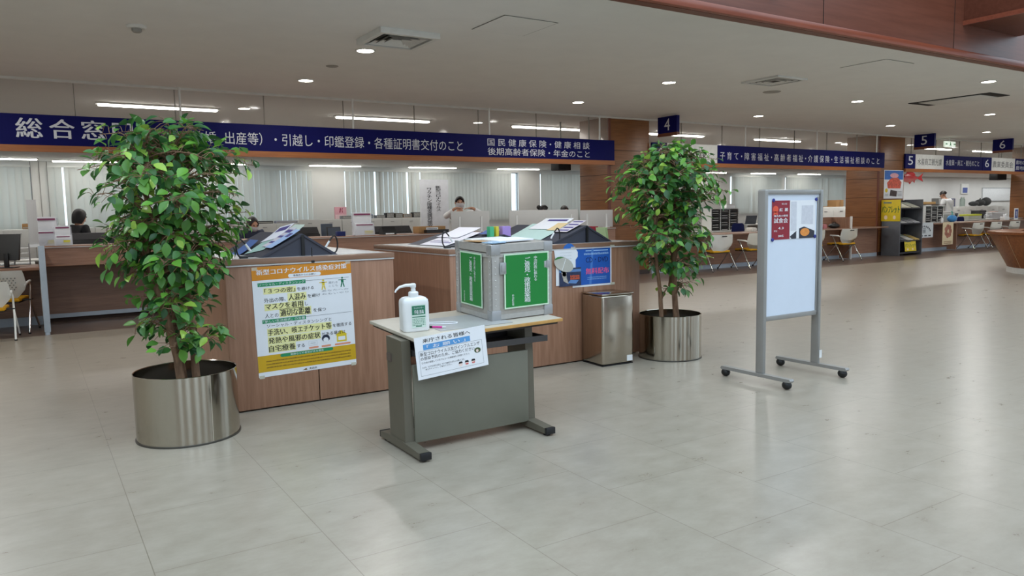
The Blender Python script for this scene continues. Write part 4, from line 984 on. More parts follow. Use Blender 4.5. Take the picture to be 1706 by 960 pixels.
# things behind the left counters
OFFDESK = mat('office_desk_grey', (196, 196, 190), .45)
def office_desk(label, x0, x1, y0, y1, z=.80):
    t = thing('office_desk', label, 'desk', ((x0+x1)/2, (y0+y1)/2, 0)); w_, d_ = (x1-x0)/2, (y1-y0)/2
    bx(-w_, w_, -d_, d_, z-.03, z, bev=.004).build('desktop', OFFDESK, t)
    for s in (-1, 1): bx(s*(w_-.02)-.015, s*(w_-.02)+.015, -d_+.02, d_-.02, 0, z-.0305).build('side_panel', OFFDESK, t)
    bx(-w_+.04, w_-.04, d_-.05, d_-.03, .3, z-.0305).build('back_panel', OFFDESK, t)
    return t
def monitor(label, x, y, z, w_, h2, rz=0, m=None, back=True, tilt=-8):
    t = thing('computer_monitor', label, 'monitor', (x, y, z), rz, 'computer monitors')
    T = Matrix.Translation((0, 0, .10)) @ Matrix.Rotation(R(tilt), 4, 'X')
    bx(-w_/2, w_/2, -.02, .02, 0, h2, bev=.008, M=T).build('display', m or BLACK, t)
    b = B(); b.face([T @ Vector(p) for p in ((-w_/2+.015, -.0205, .015), (w_/2-.015, -.0205, .015), (w_/2-.015, -.0205, h2-.015), (-w_/2+.015, -.0205, h2-.015))]); b.build('screen_face', mat('screen_grey', (74, 84, 98), .25), t, recalc=False)
    b = B(); b.box(-.03, .03, .021, .05, .01, .2, bev=.006); b.box(-.11, .11, -.07, .09, 0, .012, bev=.004); b.build('stand', BLACK, t)
    return t
monitor('dark computer monitor turned away on the low counter at the left edge', -.26, 12.3, .841, .30, .36, R(150), mat('monitor_grey', (52, 52, 52), .5), tilt=10)
OD = []
office_desk('office desk behind the long left counter, nearest the black dressed woman', -.2, 1.6, 15.3, 16.0); office_desk('office desk behind the left counter, below the pink calendar', 4.3, 6.0, 14.3, 15.2, .84)
t = office_desk('side desk behind the left counter with the black printer', 3.95, 6.55, 13.45, 14.1, .84)
monitor('small blue-grey monitor with a stand left of the pink calendar, behind the counter', 5.12, 15.0, .8401, .24, .36, 0, mat('monitor_blue_grey', (60, 72, 92), .5))
monitor('low dark tablet-like monitor below the pink calendar', 5.1, 14.55, .8401, .28, .30)
def long_device(label, x0, x1, y, z, h2, name='counter_printer', cat='printer'):
    t = thing(name, label, cat, ((x0+x1)/2, y, z)); w_ = (x1-x0)/2
    bx(-w_, w_, -.17, .17, 0, h2*.72, bev=.02).build('body', BLACK, t)
    b = B(); b.prism([(-.16, h2*.721), (.17, h2*.721), (.17, h2), (-.05, h2)], 'x', -w_+.02, w_-.02); b.build('lid', mat('device_lid', (30, 30, 34), .4), t)
    bx(-w_+.03, w_-.03, -.173, -.1705, h2*.2, h2*.5).build('front_slot', mat('device_slot', (44, 44, 50), .3), t)
    return t
long_device('long black printer behind the left counter, left of the small monitors', 4.0, 4.5, 13.75, .841, .42)
long_device('long black printer behind the counter, right of the middle leaflet stand', 5.5, 6.35, 13.75, .841, .40)
t = thing('card_reader', 'black angled card reader on the counter right of the leaflet stand', 'card reader', (5.28, 12.32, 1.1201)); b = B(); b.prism([(-.1, 0), (.1, 0), (.1, .1), (-.02, .14), (-.1, .03)], 'x', -.12, .12); b.build('body', BLACK, t); bx(-.08, .08, -.1015, -.1, .005, .025).build('slot', WHITEPL, t)
office_desk('desk behind the left counter, right of the dark dressed women', .3, 2.2, 13.5, 14.15, .9)
long_device('low dark navy machine behind the leaflet stands at the left', .55, 1.25, 13.8, .9005, .36)
t = thing('cardboard_box', 'cardboard box with a white label at the foot of the hanging notice board', 'box', (6.15, 12.45, 1.1201)); bx(-.27, .27, -.12, .12, 0, .12, bev=.003).build('carton', CARD, t); bx(-.12, .12, -.1215, -.1205, .03, .1).build('label', PAPER, t)
f = Frame((0, -.1216, 0)); b = B(); bars(b, f, -.1, .1, .07, .015, 1); bars(b, f, -.08, .09, .045, .01, 1); b.build('label_printing', INK, t, recalc=False)
t = thing('black_file_tray', 'flat black file tray at the end of the long left counter', 'tray', (6.2, 12.26, 1.1201)); bx(-.22, .22, -.06, .06, 0, .012).build('base', BLACK, t); b = B(); b.box(-.22, .22, -.06, -.05, .0121, .06); b.box(-.22, .22, .05, .06, .0121, .06); b.box(-.22, -.21, -.05, .05, .0121, .06); b.box(.21, .22, -.05, .05, .0121, .06); b.build('rim', BLACK, t)
t = thing('small_blue_box', 'small dark blue box on the counter left of the middle leaflet stand', 'box', (4.42, 12.3, 1.1201)); bx(-.07, .07, -.05, .05, 0, .07, bev=.004).build('carton', NAVYFAB, t); bx(-.072, .072, -.052, .052, .0705, .078, bev=.002).build('lid', mat('blue_lid', (50, 60, 120), .6), t)
t = thing('stacked_trays', 'grey and white stacked paper trays on the desk behind the left edge monitor', 'paper trays', (.02, 13.2, .841))
for k in range(4): bx(-.45, -.02, -.15, .15, .004+.075*k, .012+.075*k).build('tray', WHITEPL, t)
b = B()
for x in (-.44, -.22, -.03): b.box(x-.008, x+.008, -.15, .15, 0, .30)
b.build('dividers', mat('tray_divider', (150, 152, 154), .5), t)
office_desk('desk behind the low counter at the left edge', -1.6, .05, 13.05, 13.9, .84)
t = thing('standing_sign', 'tall white standing board with vertical black lettering about vaccination support', 'standing sign', (7.93, 15.75, 0))
bx(-.36, .36, -.02, .02, .1, 2.24, bev=.004).build('board', mat('panel_white', (206, 208, 212), .5), t)
b = B(); b.box(-.3, -.26, -.2, .2, 0, .099); b.box(.26, .3, -.2, .2, 0, .099); b.build('feet', ALU, t)
lettering(Frame((0, -.0205, 0)), [('|新型コロナウイルス', .03, .16, 1.52, 2.10, .01), ('|ワクチン接種支援対策室', -.20, -.07, 1.14, 2.05, .01)], INK, t)
t = thing('wall_calendar', 'pink and white calendar hung on the office wall between two blinds', 'calendar', (11.26, BY-.02, 1.24)); bx(-.28, .28, -.004, 0.018, 0, .56).build('sheets', mat('calendar_pink', (214, 160, 170), .6), t)
f = Frame((0, -.0045, 0)); b = B(); f.rect(b, -.25, .25, .03, .24); b.build('date_grid', mat('calendar_grid', (226, 196, 198), .6), t, recalc=False); b = B(); f.poly(b, [(-.08, .32), (-.02, .32), (.02, .5), (-.04, .52)]); f.poly(b, [(.03, .32), (.09, .32), (.06, .44), (.1, .52), (.04, .5)]); b.build('motif', mat('calendar_motif', (150, 60, 84), .6), t, recalc=False)
# white low cabinets along the back wall
def cabinet(x0, x1, y0, y1, h2, label, nd=2):
    t = thing('low_cabinet', label, 'cabinet', ((x0+x1)/2, (y0+y1)/2, 0), group='white low cabinets along the office wall'); w_, d_ = (x1-x0)/2-.006, (y1-y0)/2
    bx(-w_, w_, -d_, d_, 0, h2, bev=.005).build('body', OFFWH, t)
    for k in range(nd):
        a = -w_+.01+k*(2*w_-.02)/nd; c = a+(2*w_-.02)/nd-.008
        dr = bx(a, c, -d_-.016, -d_-.0005, .08, h2-.03, bev=.003).build('door', OFFWH, t)
        bx((a+c)/2-.08, (a+c)/2+.08, -d_-.026, -d_-.0165, h2-.16, h2-.14, bev=.002).build('handle', mat('handle_grey', (140, 142, 144), .4), dr)
    return t
cl = ['white low cabinet along the back wall, %s' % s for s in ('at the far left edge', 'behind the left monitor', 'behind the black dressed woman', 'behind the near potted tree', 'seen between the tree and the second woman', 'below the end of the wide blind', 'below the pink calendar', 'holding the row of binders', 'right of the binders, left of the standing board')]
for k in range(9): cabinet(-1.6+1.78*k, .18+1.78*k, 30.0, 30.7, 1.3 if k > 5 else 1.18, cl[k])
bn = 0
bl = [('black', (24, 26, 30)), ('dark green', (36, 56, 48)), ('blue', (52, 76, 128)), ('brown', (150, 116, 84)), ('grey', (110, 112, 116)), ('dark olive', (62, 58, 40)), ('tan', (176, 150, 112)), ('charcoal', (48, 48, 52))]
for i, (x, wd, hh, c) in enumerate([(11.6, .5, .12, 4), (12.4, .6, .16, 2), (13.05, .4, .13, 4), (13.5, .35, .22, 0), (13.9, .35, .2, 5), (14.3, .4, .16, 3), (14.75, .35, .22, 7)]):
    t = thing('binder_stack', '%s lying binder number-less stack on the white cabinets under the gappy blind' % bl[c][0], 'binder', (x-.4+i*.0, 30.35, 1.3005), group='binders on the white cabinets')
    t['label'] = ['grey folders lying at the left end of the binder row below the gappy blind', 'blue binder lying on the cabinets below the gappy blind', 'grey binder between the blue and black ones below the gappy blind', 'black binder in the middle of the row below the gappy blind', 'dark olive binder right of the black one below the gappy blind', 'brown binder near the right end of the binder row', 'charcoal binder at the right end of the row, beside the standing board', 'thin tan binder beside the blue one below the gappy blind'][i]
    bx(-wd/2, wd/2, -.15, .15, 0, hh, bev=.006).build('cover', mat('binder_%d' % c, bl[c][1], .6), t); bx(-wd/2+.02, wd/2-.02, -.152, -.1501, .02, hh-.02).build('spine_label', mat('binder_label', (150, 150, 146), .6, vary=.3, scale=30), t)
for i, (x, c, l) in enumerate([(6.7, (40, 40, 44), 'dark flat folders on the cabinets behind the second woman'), (8.0, (26, 26, 28), 'black flat bag on the cabinets below the wide blind'), (8.95, (150, 154, 172), 'pale violet-grey box lid on the cabinets at the end of the wide blind'), (.55, (170, 130, 84), 'tan cardboard box on the cabinets at the left behind the pale partition')]):
    t = thing('flat_folder', l, 'folder', (x-.3, 30.3, 1.1805)); bx(-.42, .42, -.15, .15, 0, .10 if i < 3 else .18, bev=.02).build('cover', mat('folder_%d' % i, c, .6), t); bx(-.40, .40, -.152, -.1501, .03, .06).build('edge_pages', mat('pages_grey', (170, 168, 162), .7), t)
t = thing('wall_speaker', 'black box speaker hanging under the ceiling just left of the first wood pillar', 'speaker', (10.45, 14.25, 2.3)); bx(-.18, .18, -.15, .15, .1, .42, bev=.012).build('body', BLACK, t); bx(-.16, .16, -.154, -.1505, .12, .40).build('grille', mat('grille_black', (34, 34, 36), .8, vary=.3, scale=90), t); B().tube([(0, 0, .42), (0, 0, CZ-2.3-.001)], .02).build('hanger', BLACK, t)
t = thing('wall_speaker', 'black box speaker hanging under the blue sign left of the right edge pillar', 'speaker', (30.6, 14.25, 2.2)); bx(-.34, .34, -.15, .15, .12, .46, bev=.012).build('body', BLACK, t); bx(-.30, .30, -.154, -.1505, .14, .44).build('grille', MATS['grille_black'], t); B().tube([(0, 0, .46), (0, 0, CZ-2.2-.001)], .02).build('hanger', BLACK, t)
# ------------------------------------------------------------------ chairs
def make_chair(label, white_legs=False, dots=False):
    t = thing('visitor_chair', label, 'chair', (0, 0, 0), 0, 'white and yellow visitor chairs')
    legm = CHAIRW if white_legs else CHROME
    b = B(); n, m_ = 8, 7; G = []
    prof = [(.45, .20), (.50, .25), (.57, .31), (.64, .335), (.71, .325), (.78, .315), (.83, .30)]
    for z, w_ in prof:
        row = []
        for k in range(n+1):
            u = -1+2*k/n; row.append(b.bm.verts.new((u*w_, -.17-.16*(z-.45)+.055*u*u, z)))
        G.append(row)
    for a, c in zip(G, G[1:]):
        for k in range(n): b.bm.faces.new((a[k], a[k+1], c[k+1], c[k]))
    r = bmesh.ops.solidify(b.bm, geom=list(b.bm.faces), thickness=.014)
    bk = b.build('backrest', CHAIRW, t)
    bx(-.07, .07, -.247, -.232, .775, .80, bev=.004).build('handle_slot', BLACK, bk)
    if dots:
        b = B()
        for i in range(11):
            for j in range(6):
                u = -.8+1.6*i/10+(.08 if j % 2 else 0); z = .58+.03*j
                b.box(u*.25-.006, u*.25+.006, -.2+.055*u*u-.16*(z-.5)-.004, -.19+.055*u*u-.16*(z-.5), z-.007, z+.007)
        b.build('perforations', mat('perforation_grey', (120, 122, 120), .7), bk)
    bx(-.25, .25, -.17, .29, .415, .465, bev=.022, seg=3).build('seat', YELLOW, t)
    bx(-.24, .24, -.17, .28, .40, .4145, bev=.004).build('seat_base', BLACK, t)
    for s in (-1, 1):
        B().tube([(s*.30, .13, .655), (s*.325, .05, .60), (s*.345, -.09, .34), (s*.36, -.27, .012)], [.016, .014, .0135, .013], 10).build('leg', legm, t)
        B().tube([(s*.335, -.04, .43), (s*.34, .10, .24), (s*.345, .27, .03)], [.013, .013, .012], 10).build('leg', legm, t)
        B().tube([(s*.31, -.15, .63), (s*.315, -.07, .655), (s*.30, .15, .665)], [.016, .02, .019], 10).build('armrest', CHAIRW, t)
        bx(s*.3-.05*1, s*.3+.05, -.06, .06, .425, .44).build('seat_bracket', BLACK, t)
        B().lathe([(0, 0), (.017, 0), (.017, .02), (0, .02)], 12, (s*.36, -.27, 0)).build('glide', BLACK, t)
        B().ball((s*.345, .28, .024), (.016, .024, .024), 12).build('caster', BLACK, t)
    return t
c0 = make_chair('white chair with yellow seat at the right of the second potted tree, nearest it')
c0.location = (13.66, 12.48, 0); c0.scale = (1.14, 1.08, 1.03)
for x, l in [(14.95, 'white chair with yellow seat between the second potted tree and the notice board'), (17.2, 'white chair with yellow seat mostly hidden by the notice board'),
   (18.62, 'white chair with yellow seat just right of the notice board, beside the wood pillar'), (25.9, 'white chair with yellow seat in the right bay, first right of the flower poster'),
   (27.05, 'white chair with yellow seat in the right bay, second, half behind the round desk'), (28.3, 'white chair with yellow seat at the right picture edge, behind the round desk')]:
    dup(c0, (x, 12.5+(.25 if x > 25 else 0), 0), 0, l)
cw = make_chair('white perforated back chair with yellow seat at the left edge', False, True); cw.location = (-.36, 12.0, 0); cw.rotation_euler = (0, 0, R(-14))
cw = make_chair('white chair with white tube legs at the far left edge, nearest the end panel', True); cw.location = (-.52, 11.38, 0); cw.rotation_euler = (0, 0, R(-6)); cw.scale = (.9, .9, .88)

# ------------------------------------------------------------------ counters of the middle and right bays
def low_counter(label, x0, x1, y0, zt, div=None):
    t = thing('service_desk', label, 'counter', (x0, y0, 0)); w_ = x1-x0
    bx(0, w_, 0, .75, zt-.035, zt, bev=.004).build('worktop', KIOSKX, t)
    bx(0, w_, .35, .38, .10, zt-.036).build('front_panel', COUNTERX, t)
    bx(0, w_, .34, .38, 0, .099).build('foot_rail', BLUEGREY, t)
    for k in (.46,) if x0 < 20 else (.30, .625):
        bx(k*w_-.015, k*w_+.015, .05, .349, .02, zt-.036).build('leg_panel', COUNTER, t)
    return t
q = low_counter('brown service desk of the middle bay with visitor chairs', 12.06, 20.9, 12.6, .86)
bx(7.03, 7.07, .03, .70, .02, 1.16).build('end_panel', COUNTER, q); bx(7.025, 7.075, -.02, .0295, 0, 1.18, bev=.006).build('edge_post', WHITE, q)
low_counter('brown service desk of the right bay with hung posters', 22.45, 31.0, 12.75, .88)
WT = .8601; WC = .8801
t = thing('desk_divider', 'brown low divider board on the middle desk right of the notice board', 'divider', (18.42, 13.2, WT)); bx(-.65, .65, -.015, .015, 0, .30).build('board', COUNTERX, t); bx(-.655, .655, -.018, .018, .3005, .318).build('top_rail', WHITE, t)
def tray_cabinet(label, x, y, z, w_, h2, cols, rows, fill=None):
    t = thing('paper_tray_cabinet', label, 'tray cabinet', (x, y, z), 0, 'paper tray cabinets on the desks')
    b = B(); d_ = .17
    b.box(-w_/2, w_/2, d_-.01, d_, 0, h2); b.box(-w_/2, w_/2, -d_, d_, h2-.02, h2); b.box(-w_/2, w_/2, -d_, d_, 0, .02)
    for k in range(cols+1):
        x_ = -w_/2+.012+k*(w_-.024)/cols; b.box(x_-.012, x_+.012, -d_, d_-.011, .02, h2-.02)
    b.build('carcass', OFFWH, t)
    for k in range(cols):
        a = -w_/2+.028+k*(w_-.024)/cols; c = a+(w_-.024)/cols-.032
        for r_ in range(rows):
            z0 = .025+r_*(h2-.05)/rows; q = bx(a, c, -d_+.01, d_-.02, z0, z0+(h2-.05)/rows*.72, bev=.002).build('drawer', BLACK, t)
            if (r_+k*2) % 3: bx(a+.04, c-.06, -d_+.0075, -d_+.0095, z0+.008, z0+.02).build('label', OFFWH, q)
    return t
tray_cabinet('white cabinet of black paper trays behind the middle desk, right of the second potted tree', 16.25, 14.7, .8401, 1.1, .62, 3, 9)
t = thing('small_white_box', 'small white box on top of the paper tray cabinet behind the middle desk', 'box', (16.55, 14.7, .8401+.6205)); bx(-.17, .17, -.1, .1, 0, .12, bev=.005).build('carton', WHITEPL, t); bx(-.171, .171, -.102, .102, .09, .125, bev=.003).build('lid', OFFWH, t)
def office_chair(label, x, y, rz=0):
    t = thing('office_chair', label, 'chair', (x, y, 0), rz, 'navy office chairs')
    b = B(); n = 8; G = []
    for z, w_ in ((.62, .2), (.7, .24), (.9, .25), (1.02, .23), (1.07, .17)):
        G.append([b.bm.verts.new((-w_+2*w_*k/n, .05*(2*k/n-1)**2-.02, z)) for k in range(n+1)])
    for a, c in zip(G, G[1:]):
        for k in range(n): b.bm.faces.new((a[k], a[k+1], c[k+1], c[k]))
    bmesh.ops.solidify(b.bm, geom=list(b.bm.faces), thickness=.05); b.build('backrest', NAVYFAB, t)
    bx(-.24, .24, .08, .52, .46, .54, bev=.03).build('seat', NAVYFAB, t)
    b = B(); b.tube([(0, .28, .08), (0, .28, .459)], .03); b.tube([(0, .0, .66), (0, .1, .5), (0, .2, .45)], .02); b.build('column', BLACK, t)
    for k in range(5):
        a = 2*math.pi*k/5; B().tube([(0, .28, .09), (.28*math.cos(a), .28+.28*math.sin(a), .06)], [.03, .018], 8).build('leg', BLACK, t)
        B().ball((.28*math.cos(a), .28+.28*math.sin(a), .028), .028, 10).build('caster', BLACK, t)
    return t
oc = office_chair('navy blue office chair back behind the middle desk, in front of the paper trays', 15.62, 13.5)
dup(oc, (26.95, 13.65, -.04), 0, 'navy blue office chair back behind the right desk, beside the yellow-green tray')
office_desk('office desk behind the middle desk with the black paper tray cabinet', 15.5, 16.92, 14.3, 15.1, .84)
office_desk('office desk behind the middle desk with a laptop', 16.95, 19.2, 14.35, 15.2, 1.0)
t = thing('laptop', 'open laptop on a desk left of the notice board', 'laptop', (17.45, 14.75, 1.0001), R(160)); bx(-.17, .17, -.12, .12, 0, .018, bev=.004).build('base', mat('laptop_grey', (70, 74, 82), .4), t); bx(-.17, .17, 0, .012, 0, .24, bev=.004, M=Matrix.Translation((0, .12, .018)) @ Matrix.Rotation(R(-18), 4, 'X')).build('lid', MATS['laptop_grey'], t)
bx(-.155, .155, -.002, -.0005, .015, .225, M=Matrix.Translation((0, .12, .018)) @ Matrix.Rotation(R(-18), 4, 'X')).build('screen_face', mat('laptop_screen', (96, 130, 172), .3), t)
for i, (x, y, w_, d_, h2, c, l, nm) in enumerate([(15.62, 13.1, .2, .2, .10, (220, 218, 210), 'white paper cup holder box left of the blue chair back', 'box'), (16.2, 13.1, .3, .25, .16, (206, 202, 190), 'cream plastic organizer on the middle desk left of the notice board', 'desk organizer'), (16.8, 13.1, .35, .25, .06, (150, 84, 60), 'stack of reddish folders on the middle desk beside the notice board', 'folders'),
     (18.0, 12.95, .34, .22, .14, (104, 128, 118), 'grey-green tissue box on the middle desk right of the notice board', 'tissue box'), (18.38, 12.95, .15, .12, .12, (190, 120, 124), 'pink small box on the middle desk right of the notice board', 'box')]):
    t = thing(nm.replace(' ', '_') if nm != 'box' else 'small_box', l, nm, (x, y, WT)); bx(-w_/2, w_/2, -d_/2, d_/2, 0, h2*.85, bev=.008).build('body', mat('clutter_%d' % i, c, .6, vary=.15, scale=20), t); bx(-w_*.42, w_*.42, -d_*.42, d_*.42, h2*.8501, h2, bev=.004).build('top', mat('clutter_top_%d' % i, tuple(min(255, k+20) for k in c), .6), t)
t = thing('black_bag', 'slumped black bag on the middle desk beside the brown divider', 'bag', (18.72, 12.86, WT)); B().ball((0, 0, .07), (.21, .12, .07), 16).build('body', BLACK, t); B().tube([(-.1, 0, .12), (-.05, 0, .165), (.05, 0, .165), (.1, 0, .12)], .008).build('strap', BLACK, t)
cabinet(22.35, 24.1, 16.0, 16.6, 1.44, 'white cabinet behind the middle desk with a cardboard box on top')
t = thing('cardboard_box', 'tan cardboard box on top of the white cabinet left of the middle pillar', 'box', (23.7, 16.25, 1.4405)); bx(-.2, .2, -.18, .18, 0, .235, bev=.003).build('carton', CARD, t); bx(-.03, .03, -.182, .182, .0, .237).build('tape', mat('box_tape', (150, 112, 70), .4), t)
t = thing('flat_tray', 'flat tan tray on the white cabinet left of the cardboard box', 'tray', (22.9, 16.25, 1.4405)); bx(-.45, .4, -.15, .15, 0, .02).build('base', CARD, t); bx(-.45, -.43, -.15, .15, .0201, .05).build('rim', CARD, t)
bx(11.9, 13.6, 14.0, 14.04, 0, 1.5).build('office_partition', OFFWH)
o = bpy.data.objects['office_partition']; tag(o, 'white office partition seen behind the lower leaves of the second potted tree', 'partition')
# pamphlet rack at the pillar
RK = mat('rack_grey', (104, 108, 114), .45, .2); RKD = mat('rack_dark', (44, 44, 50), .5)
t = thing('pamphlet_rack', 'grey metal pamphlet rack with sloped shelves at the foot of the second pillar', 'rack', (21.1, 12.38, 0))
bx(0, .03, 0, .56, 0, 1.60, bev=.004).build('side_panel', RK, t); bx(1.14, 1.17, 0, .56, 0, 1.62, bev=.004).build('side_panel', RK, t)
bx(.03, 1.14, .53, .56, .1, 1.6).build('back_panel', RKD, t); bx(.03, 1.14, .02, .53, .06, .10).build('bottom_shelf', RKD, t)
for z0 in (.42, .92, 1.36):
    b = B(); b.prism([(.0, z0-.01), (.02, z0-.01), (.53, z0+.19), (.53, z0+.21), (0, z0+.01)], 'x', .031, 1.139); b.build('sloped_shelf', RKD, t)
for i, (z0, x, w_, c, l) in enumerate([(1.36, .32, .5, (206, 204, 180), 'large pale map-like pamphlet on the top shelf of the rack'), (1.36, .84, .4, (176, 178, 164), 'second pale pamphlet on the top shelf of the rack'), (.92, .25, .3, (190, 190, 190), 'white pamphlet on the middle rack shelf, left'), (.92, .58, .25, (150, 152, 156), 'grey pamphlet on the middle rack shelf, centre'), (.92, .92, .3, (180, 182, 186), 'white pamphlet on the middle rack shelf, right'), (.42, .25, .28, (90, 92, 96), 'dark pamphlet on the lowest rack shelf, left'), (.42, .6, .3, (206, 204, 196), 'white pamphlet on the lowest rack shelf, centre'), (.42, .95, .26, (206, 176, 104), 'tan pamphlet on the lowest rack shelf, right')]):
    p = thing('pamphlet', l, 'pamphlet', (21.1+x, 12.40, z0+.022), (math.atan(.2/.51), 0, 0), 'pamphlets on the grey rack')
    bx(-w_/2, w_/2, 0, .40, 0, .012, bev=.002).build('cover', mat('pamph_%d' % i, c, .5, vary=.15, scale=24), p); bx(-w_/2+.03, w_/2-.03, .30, .36, .0121, .0132).build('title_band', mat('pamph_band', (120, 140, 120), .5), p)
YS = mat('sign_yellow', (226, 200, 40), .55); YG = mat('sign_letter_green', (30, 110, 50), .55)
def yellow_sign(label, fr_loc, rot, w_, h2, txt):
    t = thing('pamphlet_sign', label, 'sign', fr_loc, rot); bx(0, w_, -.006, 0, 0, h2, bev=.001).build('board', YS, t); f = Frame((0, -.006, 0))
    lettering(f, [(txt, w_*.04, w_*.96, h2*.38, h2*.72, .02)], YG, t)
    b = B(); bars(b, f, w_*.12, w_*.55, h2*.83, h2*.09); b.build('small_print', mat('print_teal', (60, 120, 150), .6), t, recalc=False)
    b = B(); f.disc(b, w_*.25, h2*.18, w_*.09, h2*.1); f.disc(b, w_*.7, h2*.18, w_*.07, h2*.09); b.build('flower_drawings', mat('print_peach', (236, 214, 186), .6), t, recalc=False)
yellow_sign('yellow pamphlet sign with green lettering high on the side of the grey rack', (21.098, 12.96, 1.0), (0, 0, R(-90)), .58, .62, 'パンフレット')
yellow_sign('small yellow pamphlet sign with green lettering at the bottom of the grey rack', (21.38, 12.372, .12), (R(-6), 0, 0), .58, .32, 'パンフレット')
t = thing('event_poster', 'tall colourful poster with a red figure on the second pillar above the rack', 'poster', (21.24, SY+.015, 1.66)); bx(0, 1.0, -.004, 0, 0, .84).build('sheet', PAPER, t); f = Frame((0, -.004, 0))
b = B(); f.rect(b, .02, .98, .56, .82, .0006); b.build('sky_field', mat('poster_blue', (52, 110, 190), .5, vary=.15), t, recalc=False)
b = B(); f.poly(b, [(.2, .3), (.85, .3), (.9, .48), (.7, .62), (.35, .6), (.15, .46)], .0010); b.build('red_figure', mat('poster_red', (206, 92, 70), .5, vary=.35, scale=16), t, recalc=False)
b = B(); f.disc(b, .52, .68, .22, .07, .0014); b.build('title_shape', mat('poster_pink', (226, 170, 180), .5), t, recalc=False); b = B(); f.disc(b, .13, .24, .07, .06, .0014); b.build('yellow_spot', YS, t, recalc=False)
b = B(); f.poly(b, [(.3, .08), (.66, .06), (.68, .22), (.34, .26)], .0010); b.build('dark_photo', mat('poster_dark', (70, 56, 54), .5, vary=.4, scale=20), t, recalc=False); b = B(); bars(b, f, .7, .94, .2, .02, 4, .04); bars(b, f, .05, .25, .12, .02, 2, .04); b.build('small_print', GREYP, t, recalc=False)
# posters and things of the right desk
t = thing('drawing_poster', 'white poster with black drawings hung on the front of the right desk beside the rack', 'poster', (22.5, 12.735, .46), 0); bx(0, 1.0, -.003, 0, 0, .46).build('sheet', mat('poster_cool_white', (206, 214, 218), .55), t); f = Frame((0, -.003, 0)); b = B()
for k in range(9): a = math.pi*(.12+.76*k/8); f.disc(b, .5-.36*math.cos(a), .14+.20*math.sin(a), .030, .032)
for k in range(4): f.rect(b, .08+.22*k, .22+.22*k, .04, .075)
for z in (.14, .18, .22, .26): f.rect(b, .42, .58, z, z+.02)
b.build('drawings', mat('drawing_ink', (60, 66, 74), .6), t, recalc=False)
t = thing('flower_poster', 'cream poster with a brown flower picture hung on the front of the right desk', 'poster', (24.05, 12.735, .20)); bx(0, .62, -.003, 0, 0, .70).build('sheet', mat('poster_cream', (222, 206, 170), .55), t); f = Frame((0, -.003, 0)); b = B()
for k in range(7): f.disc(b, .32+.13*math.cos(k*.9), .42+.14*math.sin(k*.9), .09, .08, .001+.0002*k)
b.build('flower_picture', mat('poster_flower', (168, 112, 92), .6, vary=.4, scale=14), t, recalc=False); b = B(); bars(b, f, .08, .54, .08, .03, 2, .05); b.build('small_print', mat('print_brown', (150, 110, 84), .6), t, recalc=False)
tray_cabinet('white cabinet of dark paper trays on the right desk beside the grey rack', 24.1, 13.2, WC, 1.05, .54, 3, 9)
t = thing('acrylic_board', 'white box-shaped board with plant drawing on the right desk behind the rack', 'board', (23.2, 13.1, WC)); bx(-.3, .3, -.12, .12, 0, .57, bev=.004).build('body', OFFWH, t); f = Frame((0, -.1205, 0)); b = B(); f.poly(b, [(-.1, .05), (-.05, .05), (.05, .3), (.12, .42), (.02, .34)]); f.poly(b, [(-.05, .25), (-.2, .4), (-.02, .33)]); f.disc(b, .1, .2, .04); b.build('drawing', mat('drawing_plum', (150, 110, 120), .6), t, recalc=False)
t = thing('brown_tray_lid', 'dark brown lid board lying on top of the right desk cabinets', 'board', (23.85, 13.15, WC+.571)); bx(-.85, .75, -.2, .2, .0, .02, bev=.004).build('board', mat('lid_brown', (74, 48, 38), .5), t); bx(-.5, .3, -.12, .12, .0205, .10, bev=.012).build('bread_box', mat('tray_tan', (196, 156, 100), .6), t)
t = thing('hand_pump_bottle', 'small white pump bottle on the right desk in front of the tray cabinet', 'bottle', (24.25, 12.88, WC)); B().lathe([(0, 0), (.05, 0), (.052, .01), (.052, .12), (.03, .15), (.015, .152), (.015, .18), (0, .18)], 20).build('body', WHITEPL, t); B().tube([(0, 0, .1805), (0, 0, .21), (-.05, 0, .21)], .009).build('pump', WHITEPL, t)
t = thing('blue_water_pouch', 'bright blue translucent pouch with a green pump on the right desk', 'bottle', (25.05, 12.98, WC)); B().ball((0, 0, .12), (.22, .12, .12), 18).build('pouch', mat('pouch_blue', (58, 140, 206), .3), t); B().tube([(0, 0, .23), (0, 0, .33), (-.06, 0, .35)], .022).build('pump', mat('pump_green', (120, 190, 180), .4), t)
t = thing('office_copier', 'pale grey office machine behind the right desk, in front of the white shirted person', 'copier', (26.0, 13.85, 0)); bx(-.42, .42, -.25, .25, 0, 1.18, bev=.012).build('body', OFFWH, t); bx(-.34, .34, -.262, -.2505, .85, 1.12).build('front_window', mat('copier_grey', (164, 172, 168), .4), t); bx(-.42, .42, -.25, .25, 1.1805, 1.215, bev=.008).build('lid', OFFWH, t)
office_desk('office desk behind the right desk, under the yellow-green tray', 27.3, 31, 13.5, 14.3, .92)
t = thing('letter_tray', 'grey letter tray with a yellow-green top behind the right desk', 'tray', (27.85, 13.8, .9201)); bx(-.45, .45, -.15, .15, 0, .12, bev=.006).build('tray', mat('tray_grey', (176, 180, 168), .5), t); bx(-.46, .46, -.155, .155, .1205, .18, bev=.006).build('green_lid', mat('tray_yellow_green', (190, 198, 60), .5), t)
t = thing('black_printer', 'small black printer behind the right desk, left of the papers', 'printer', (28.9, 14.05, .9201)); bx(-.24, .24, -.15, .15, .0, .30, bev=.012).build('body', BLACK, t); bx(-.2, .2, -.152, -.1501, .16, .26).build('panel', mat('printer_panel', (60, 60, 64), .4), t)
t = thing('paper_pile', 'heap of crumpled white papers on the desk near the right pillar', 'papers', (29.3, 13.66, .9201)); b = B()
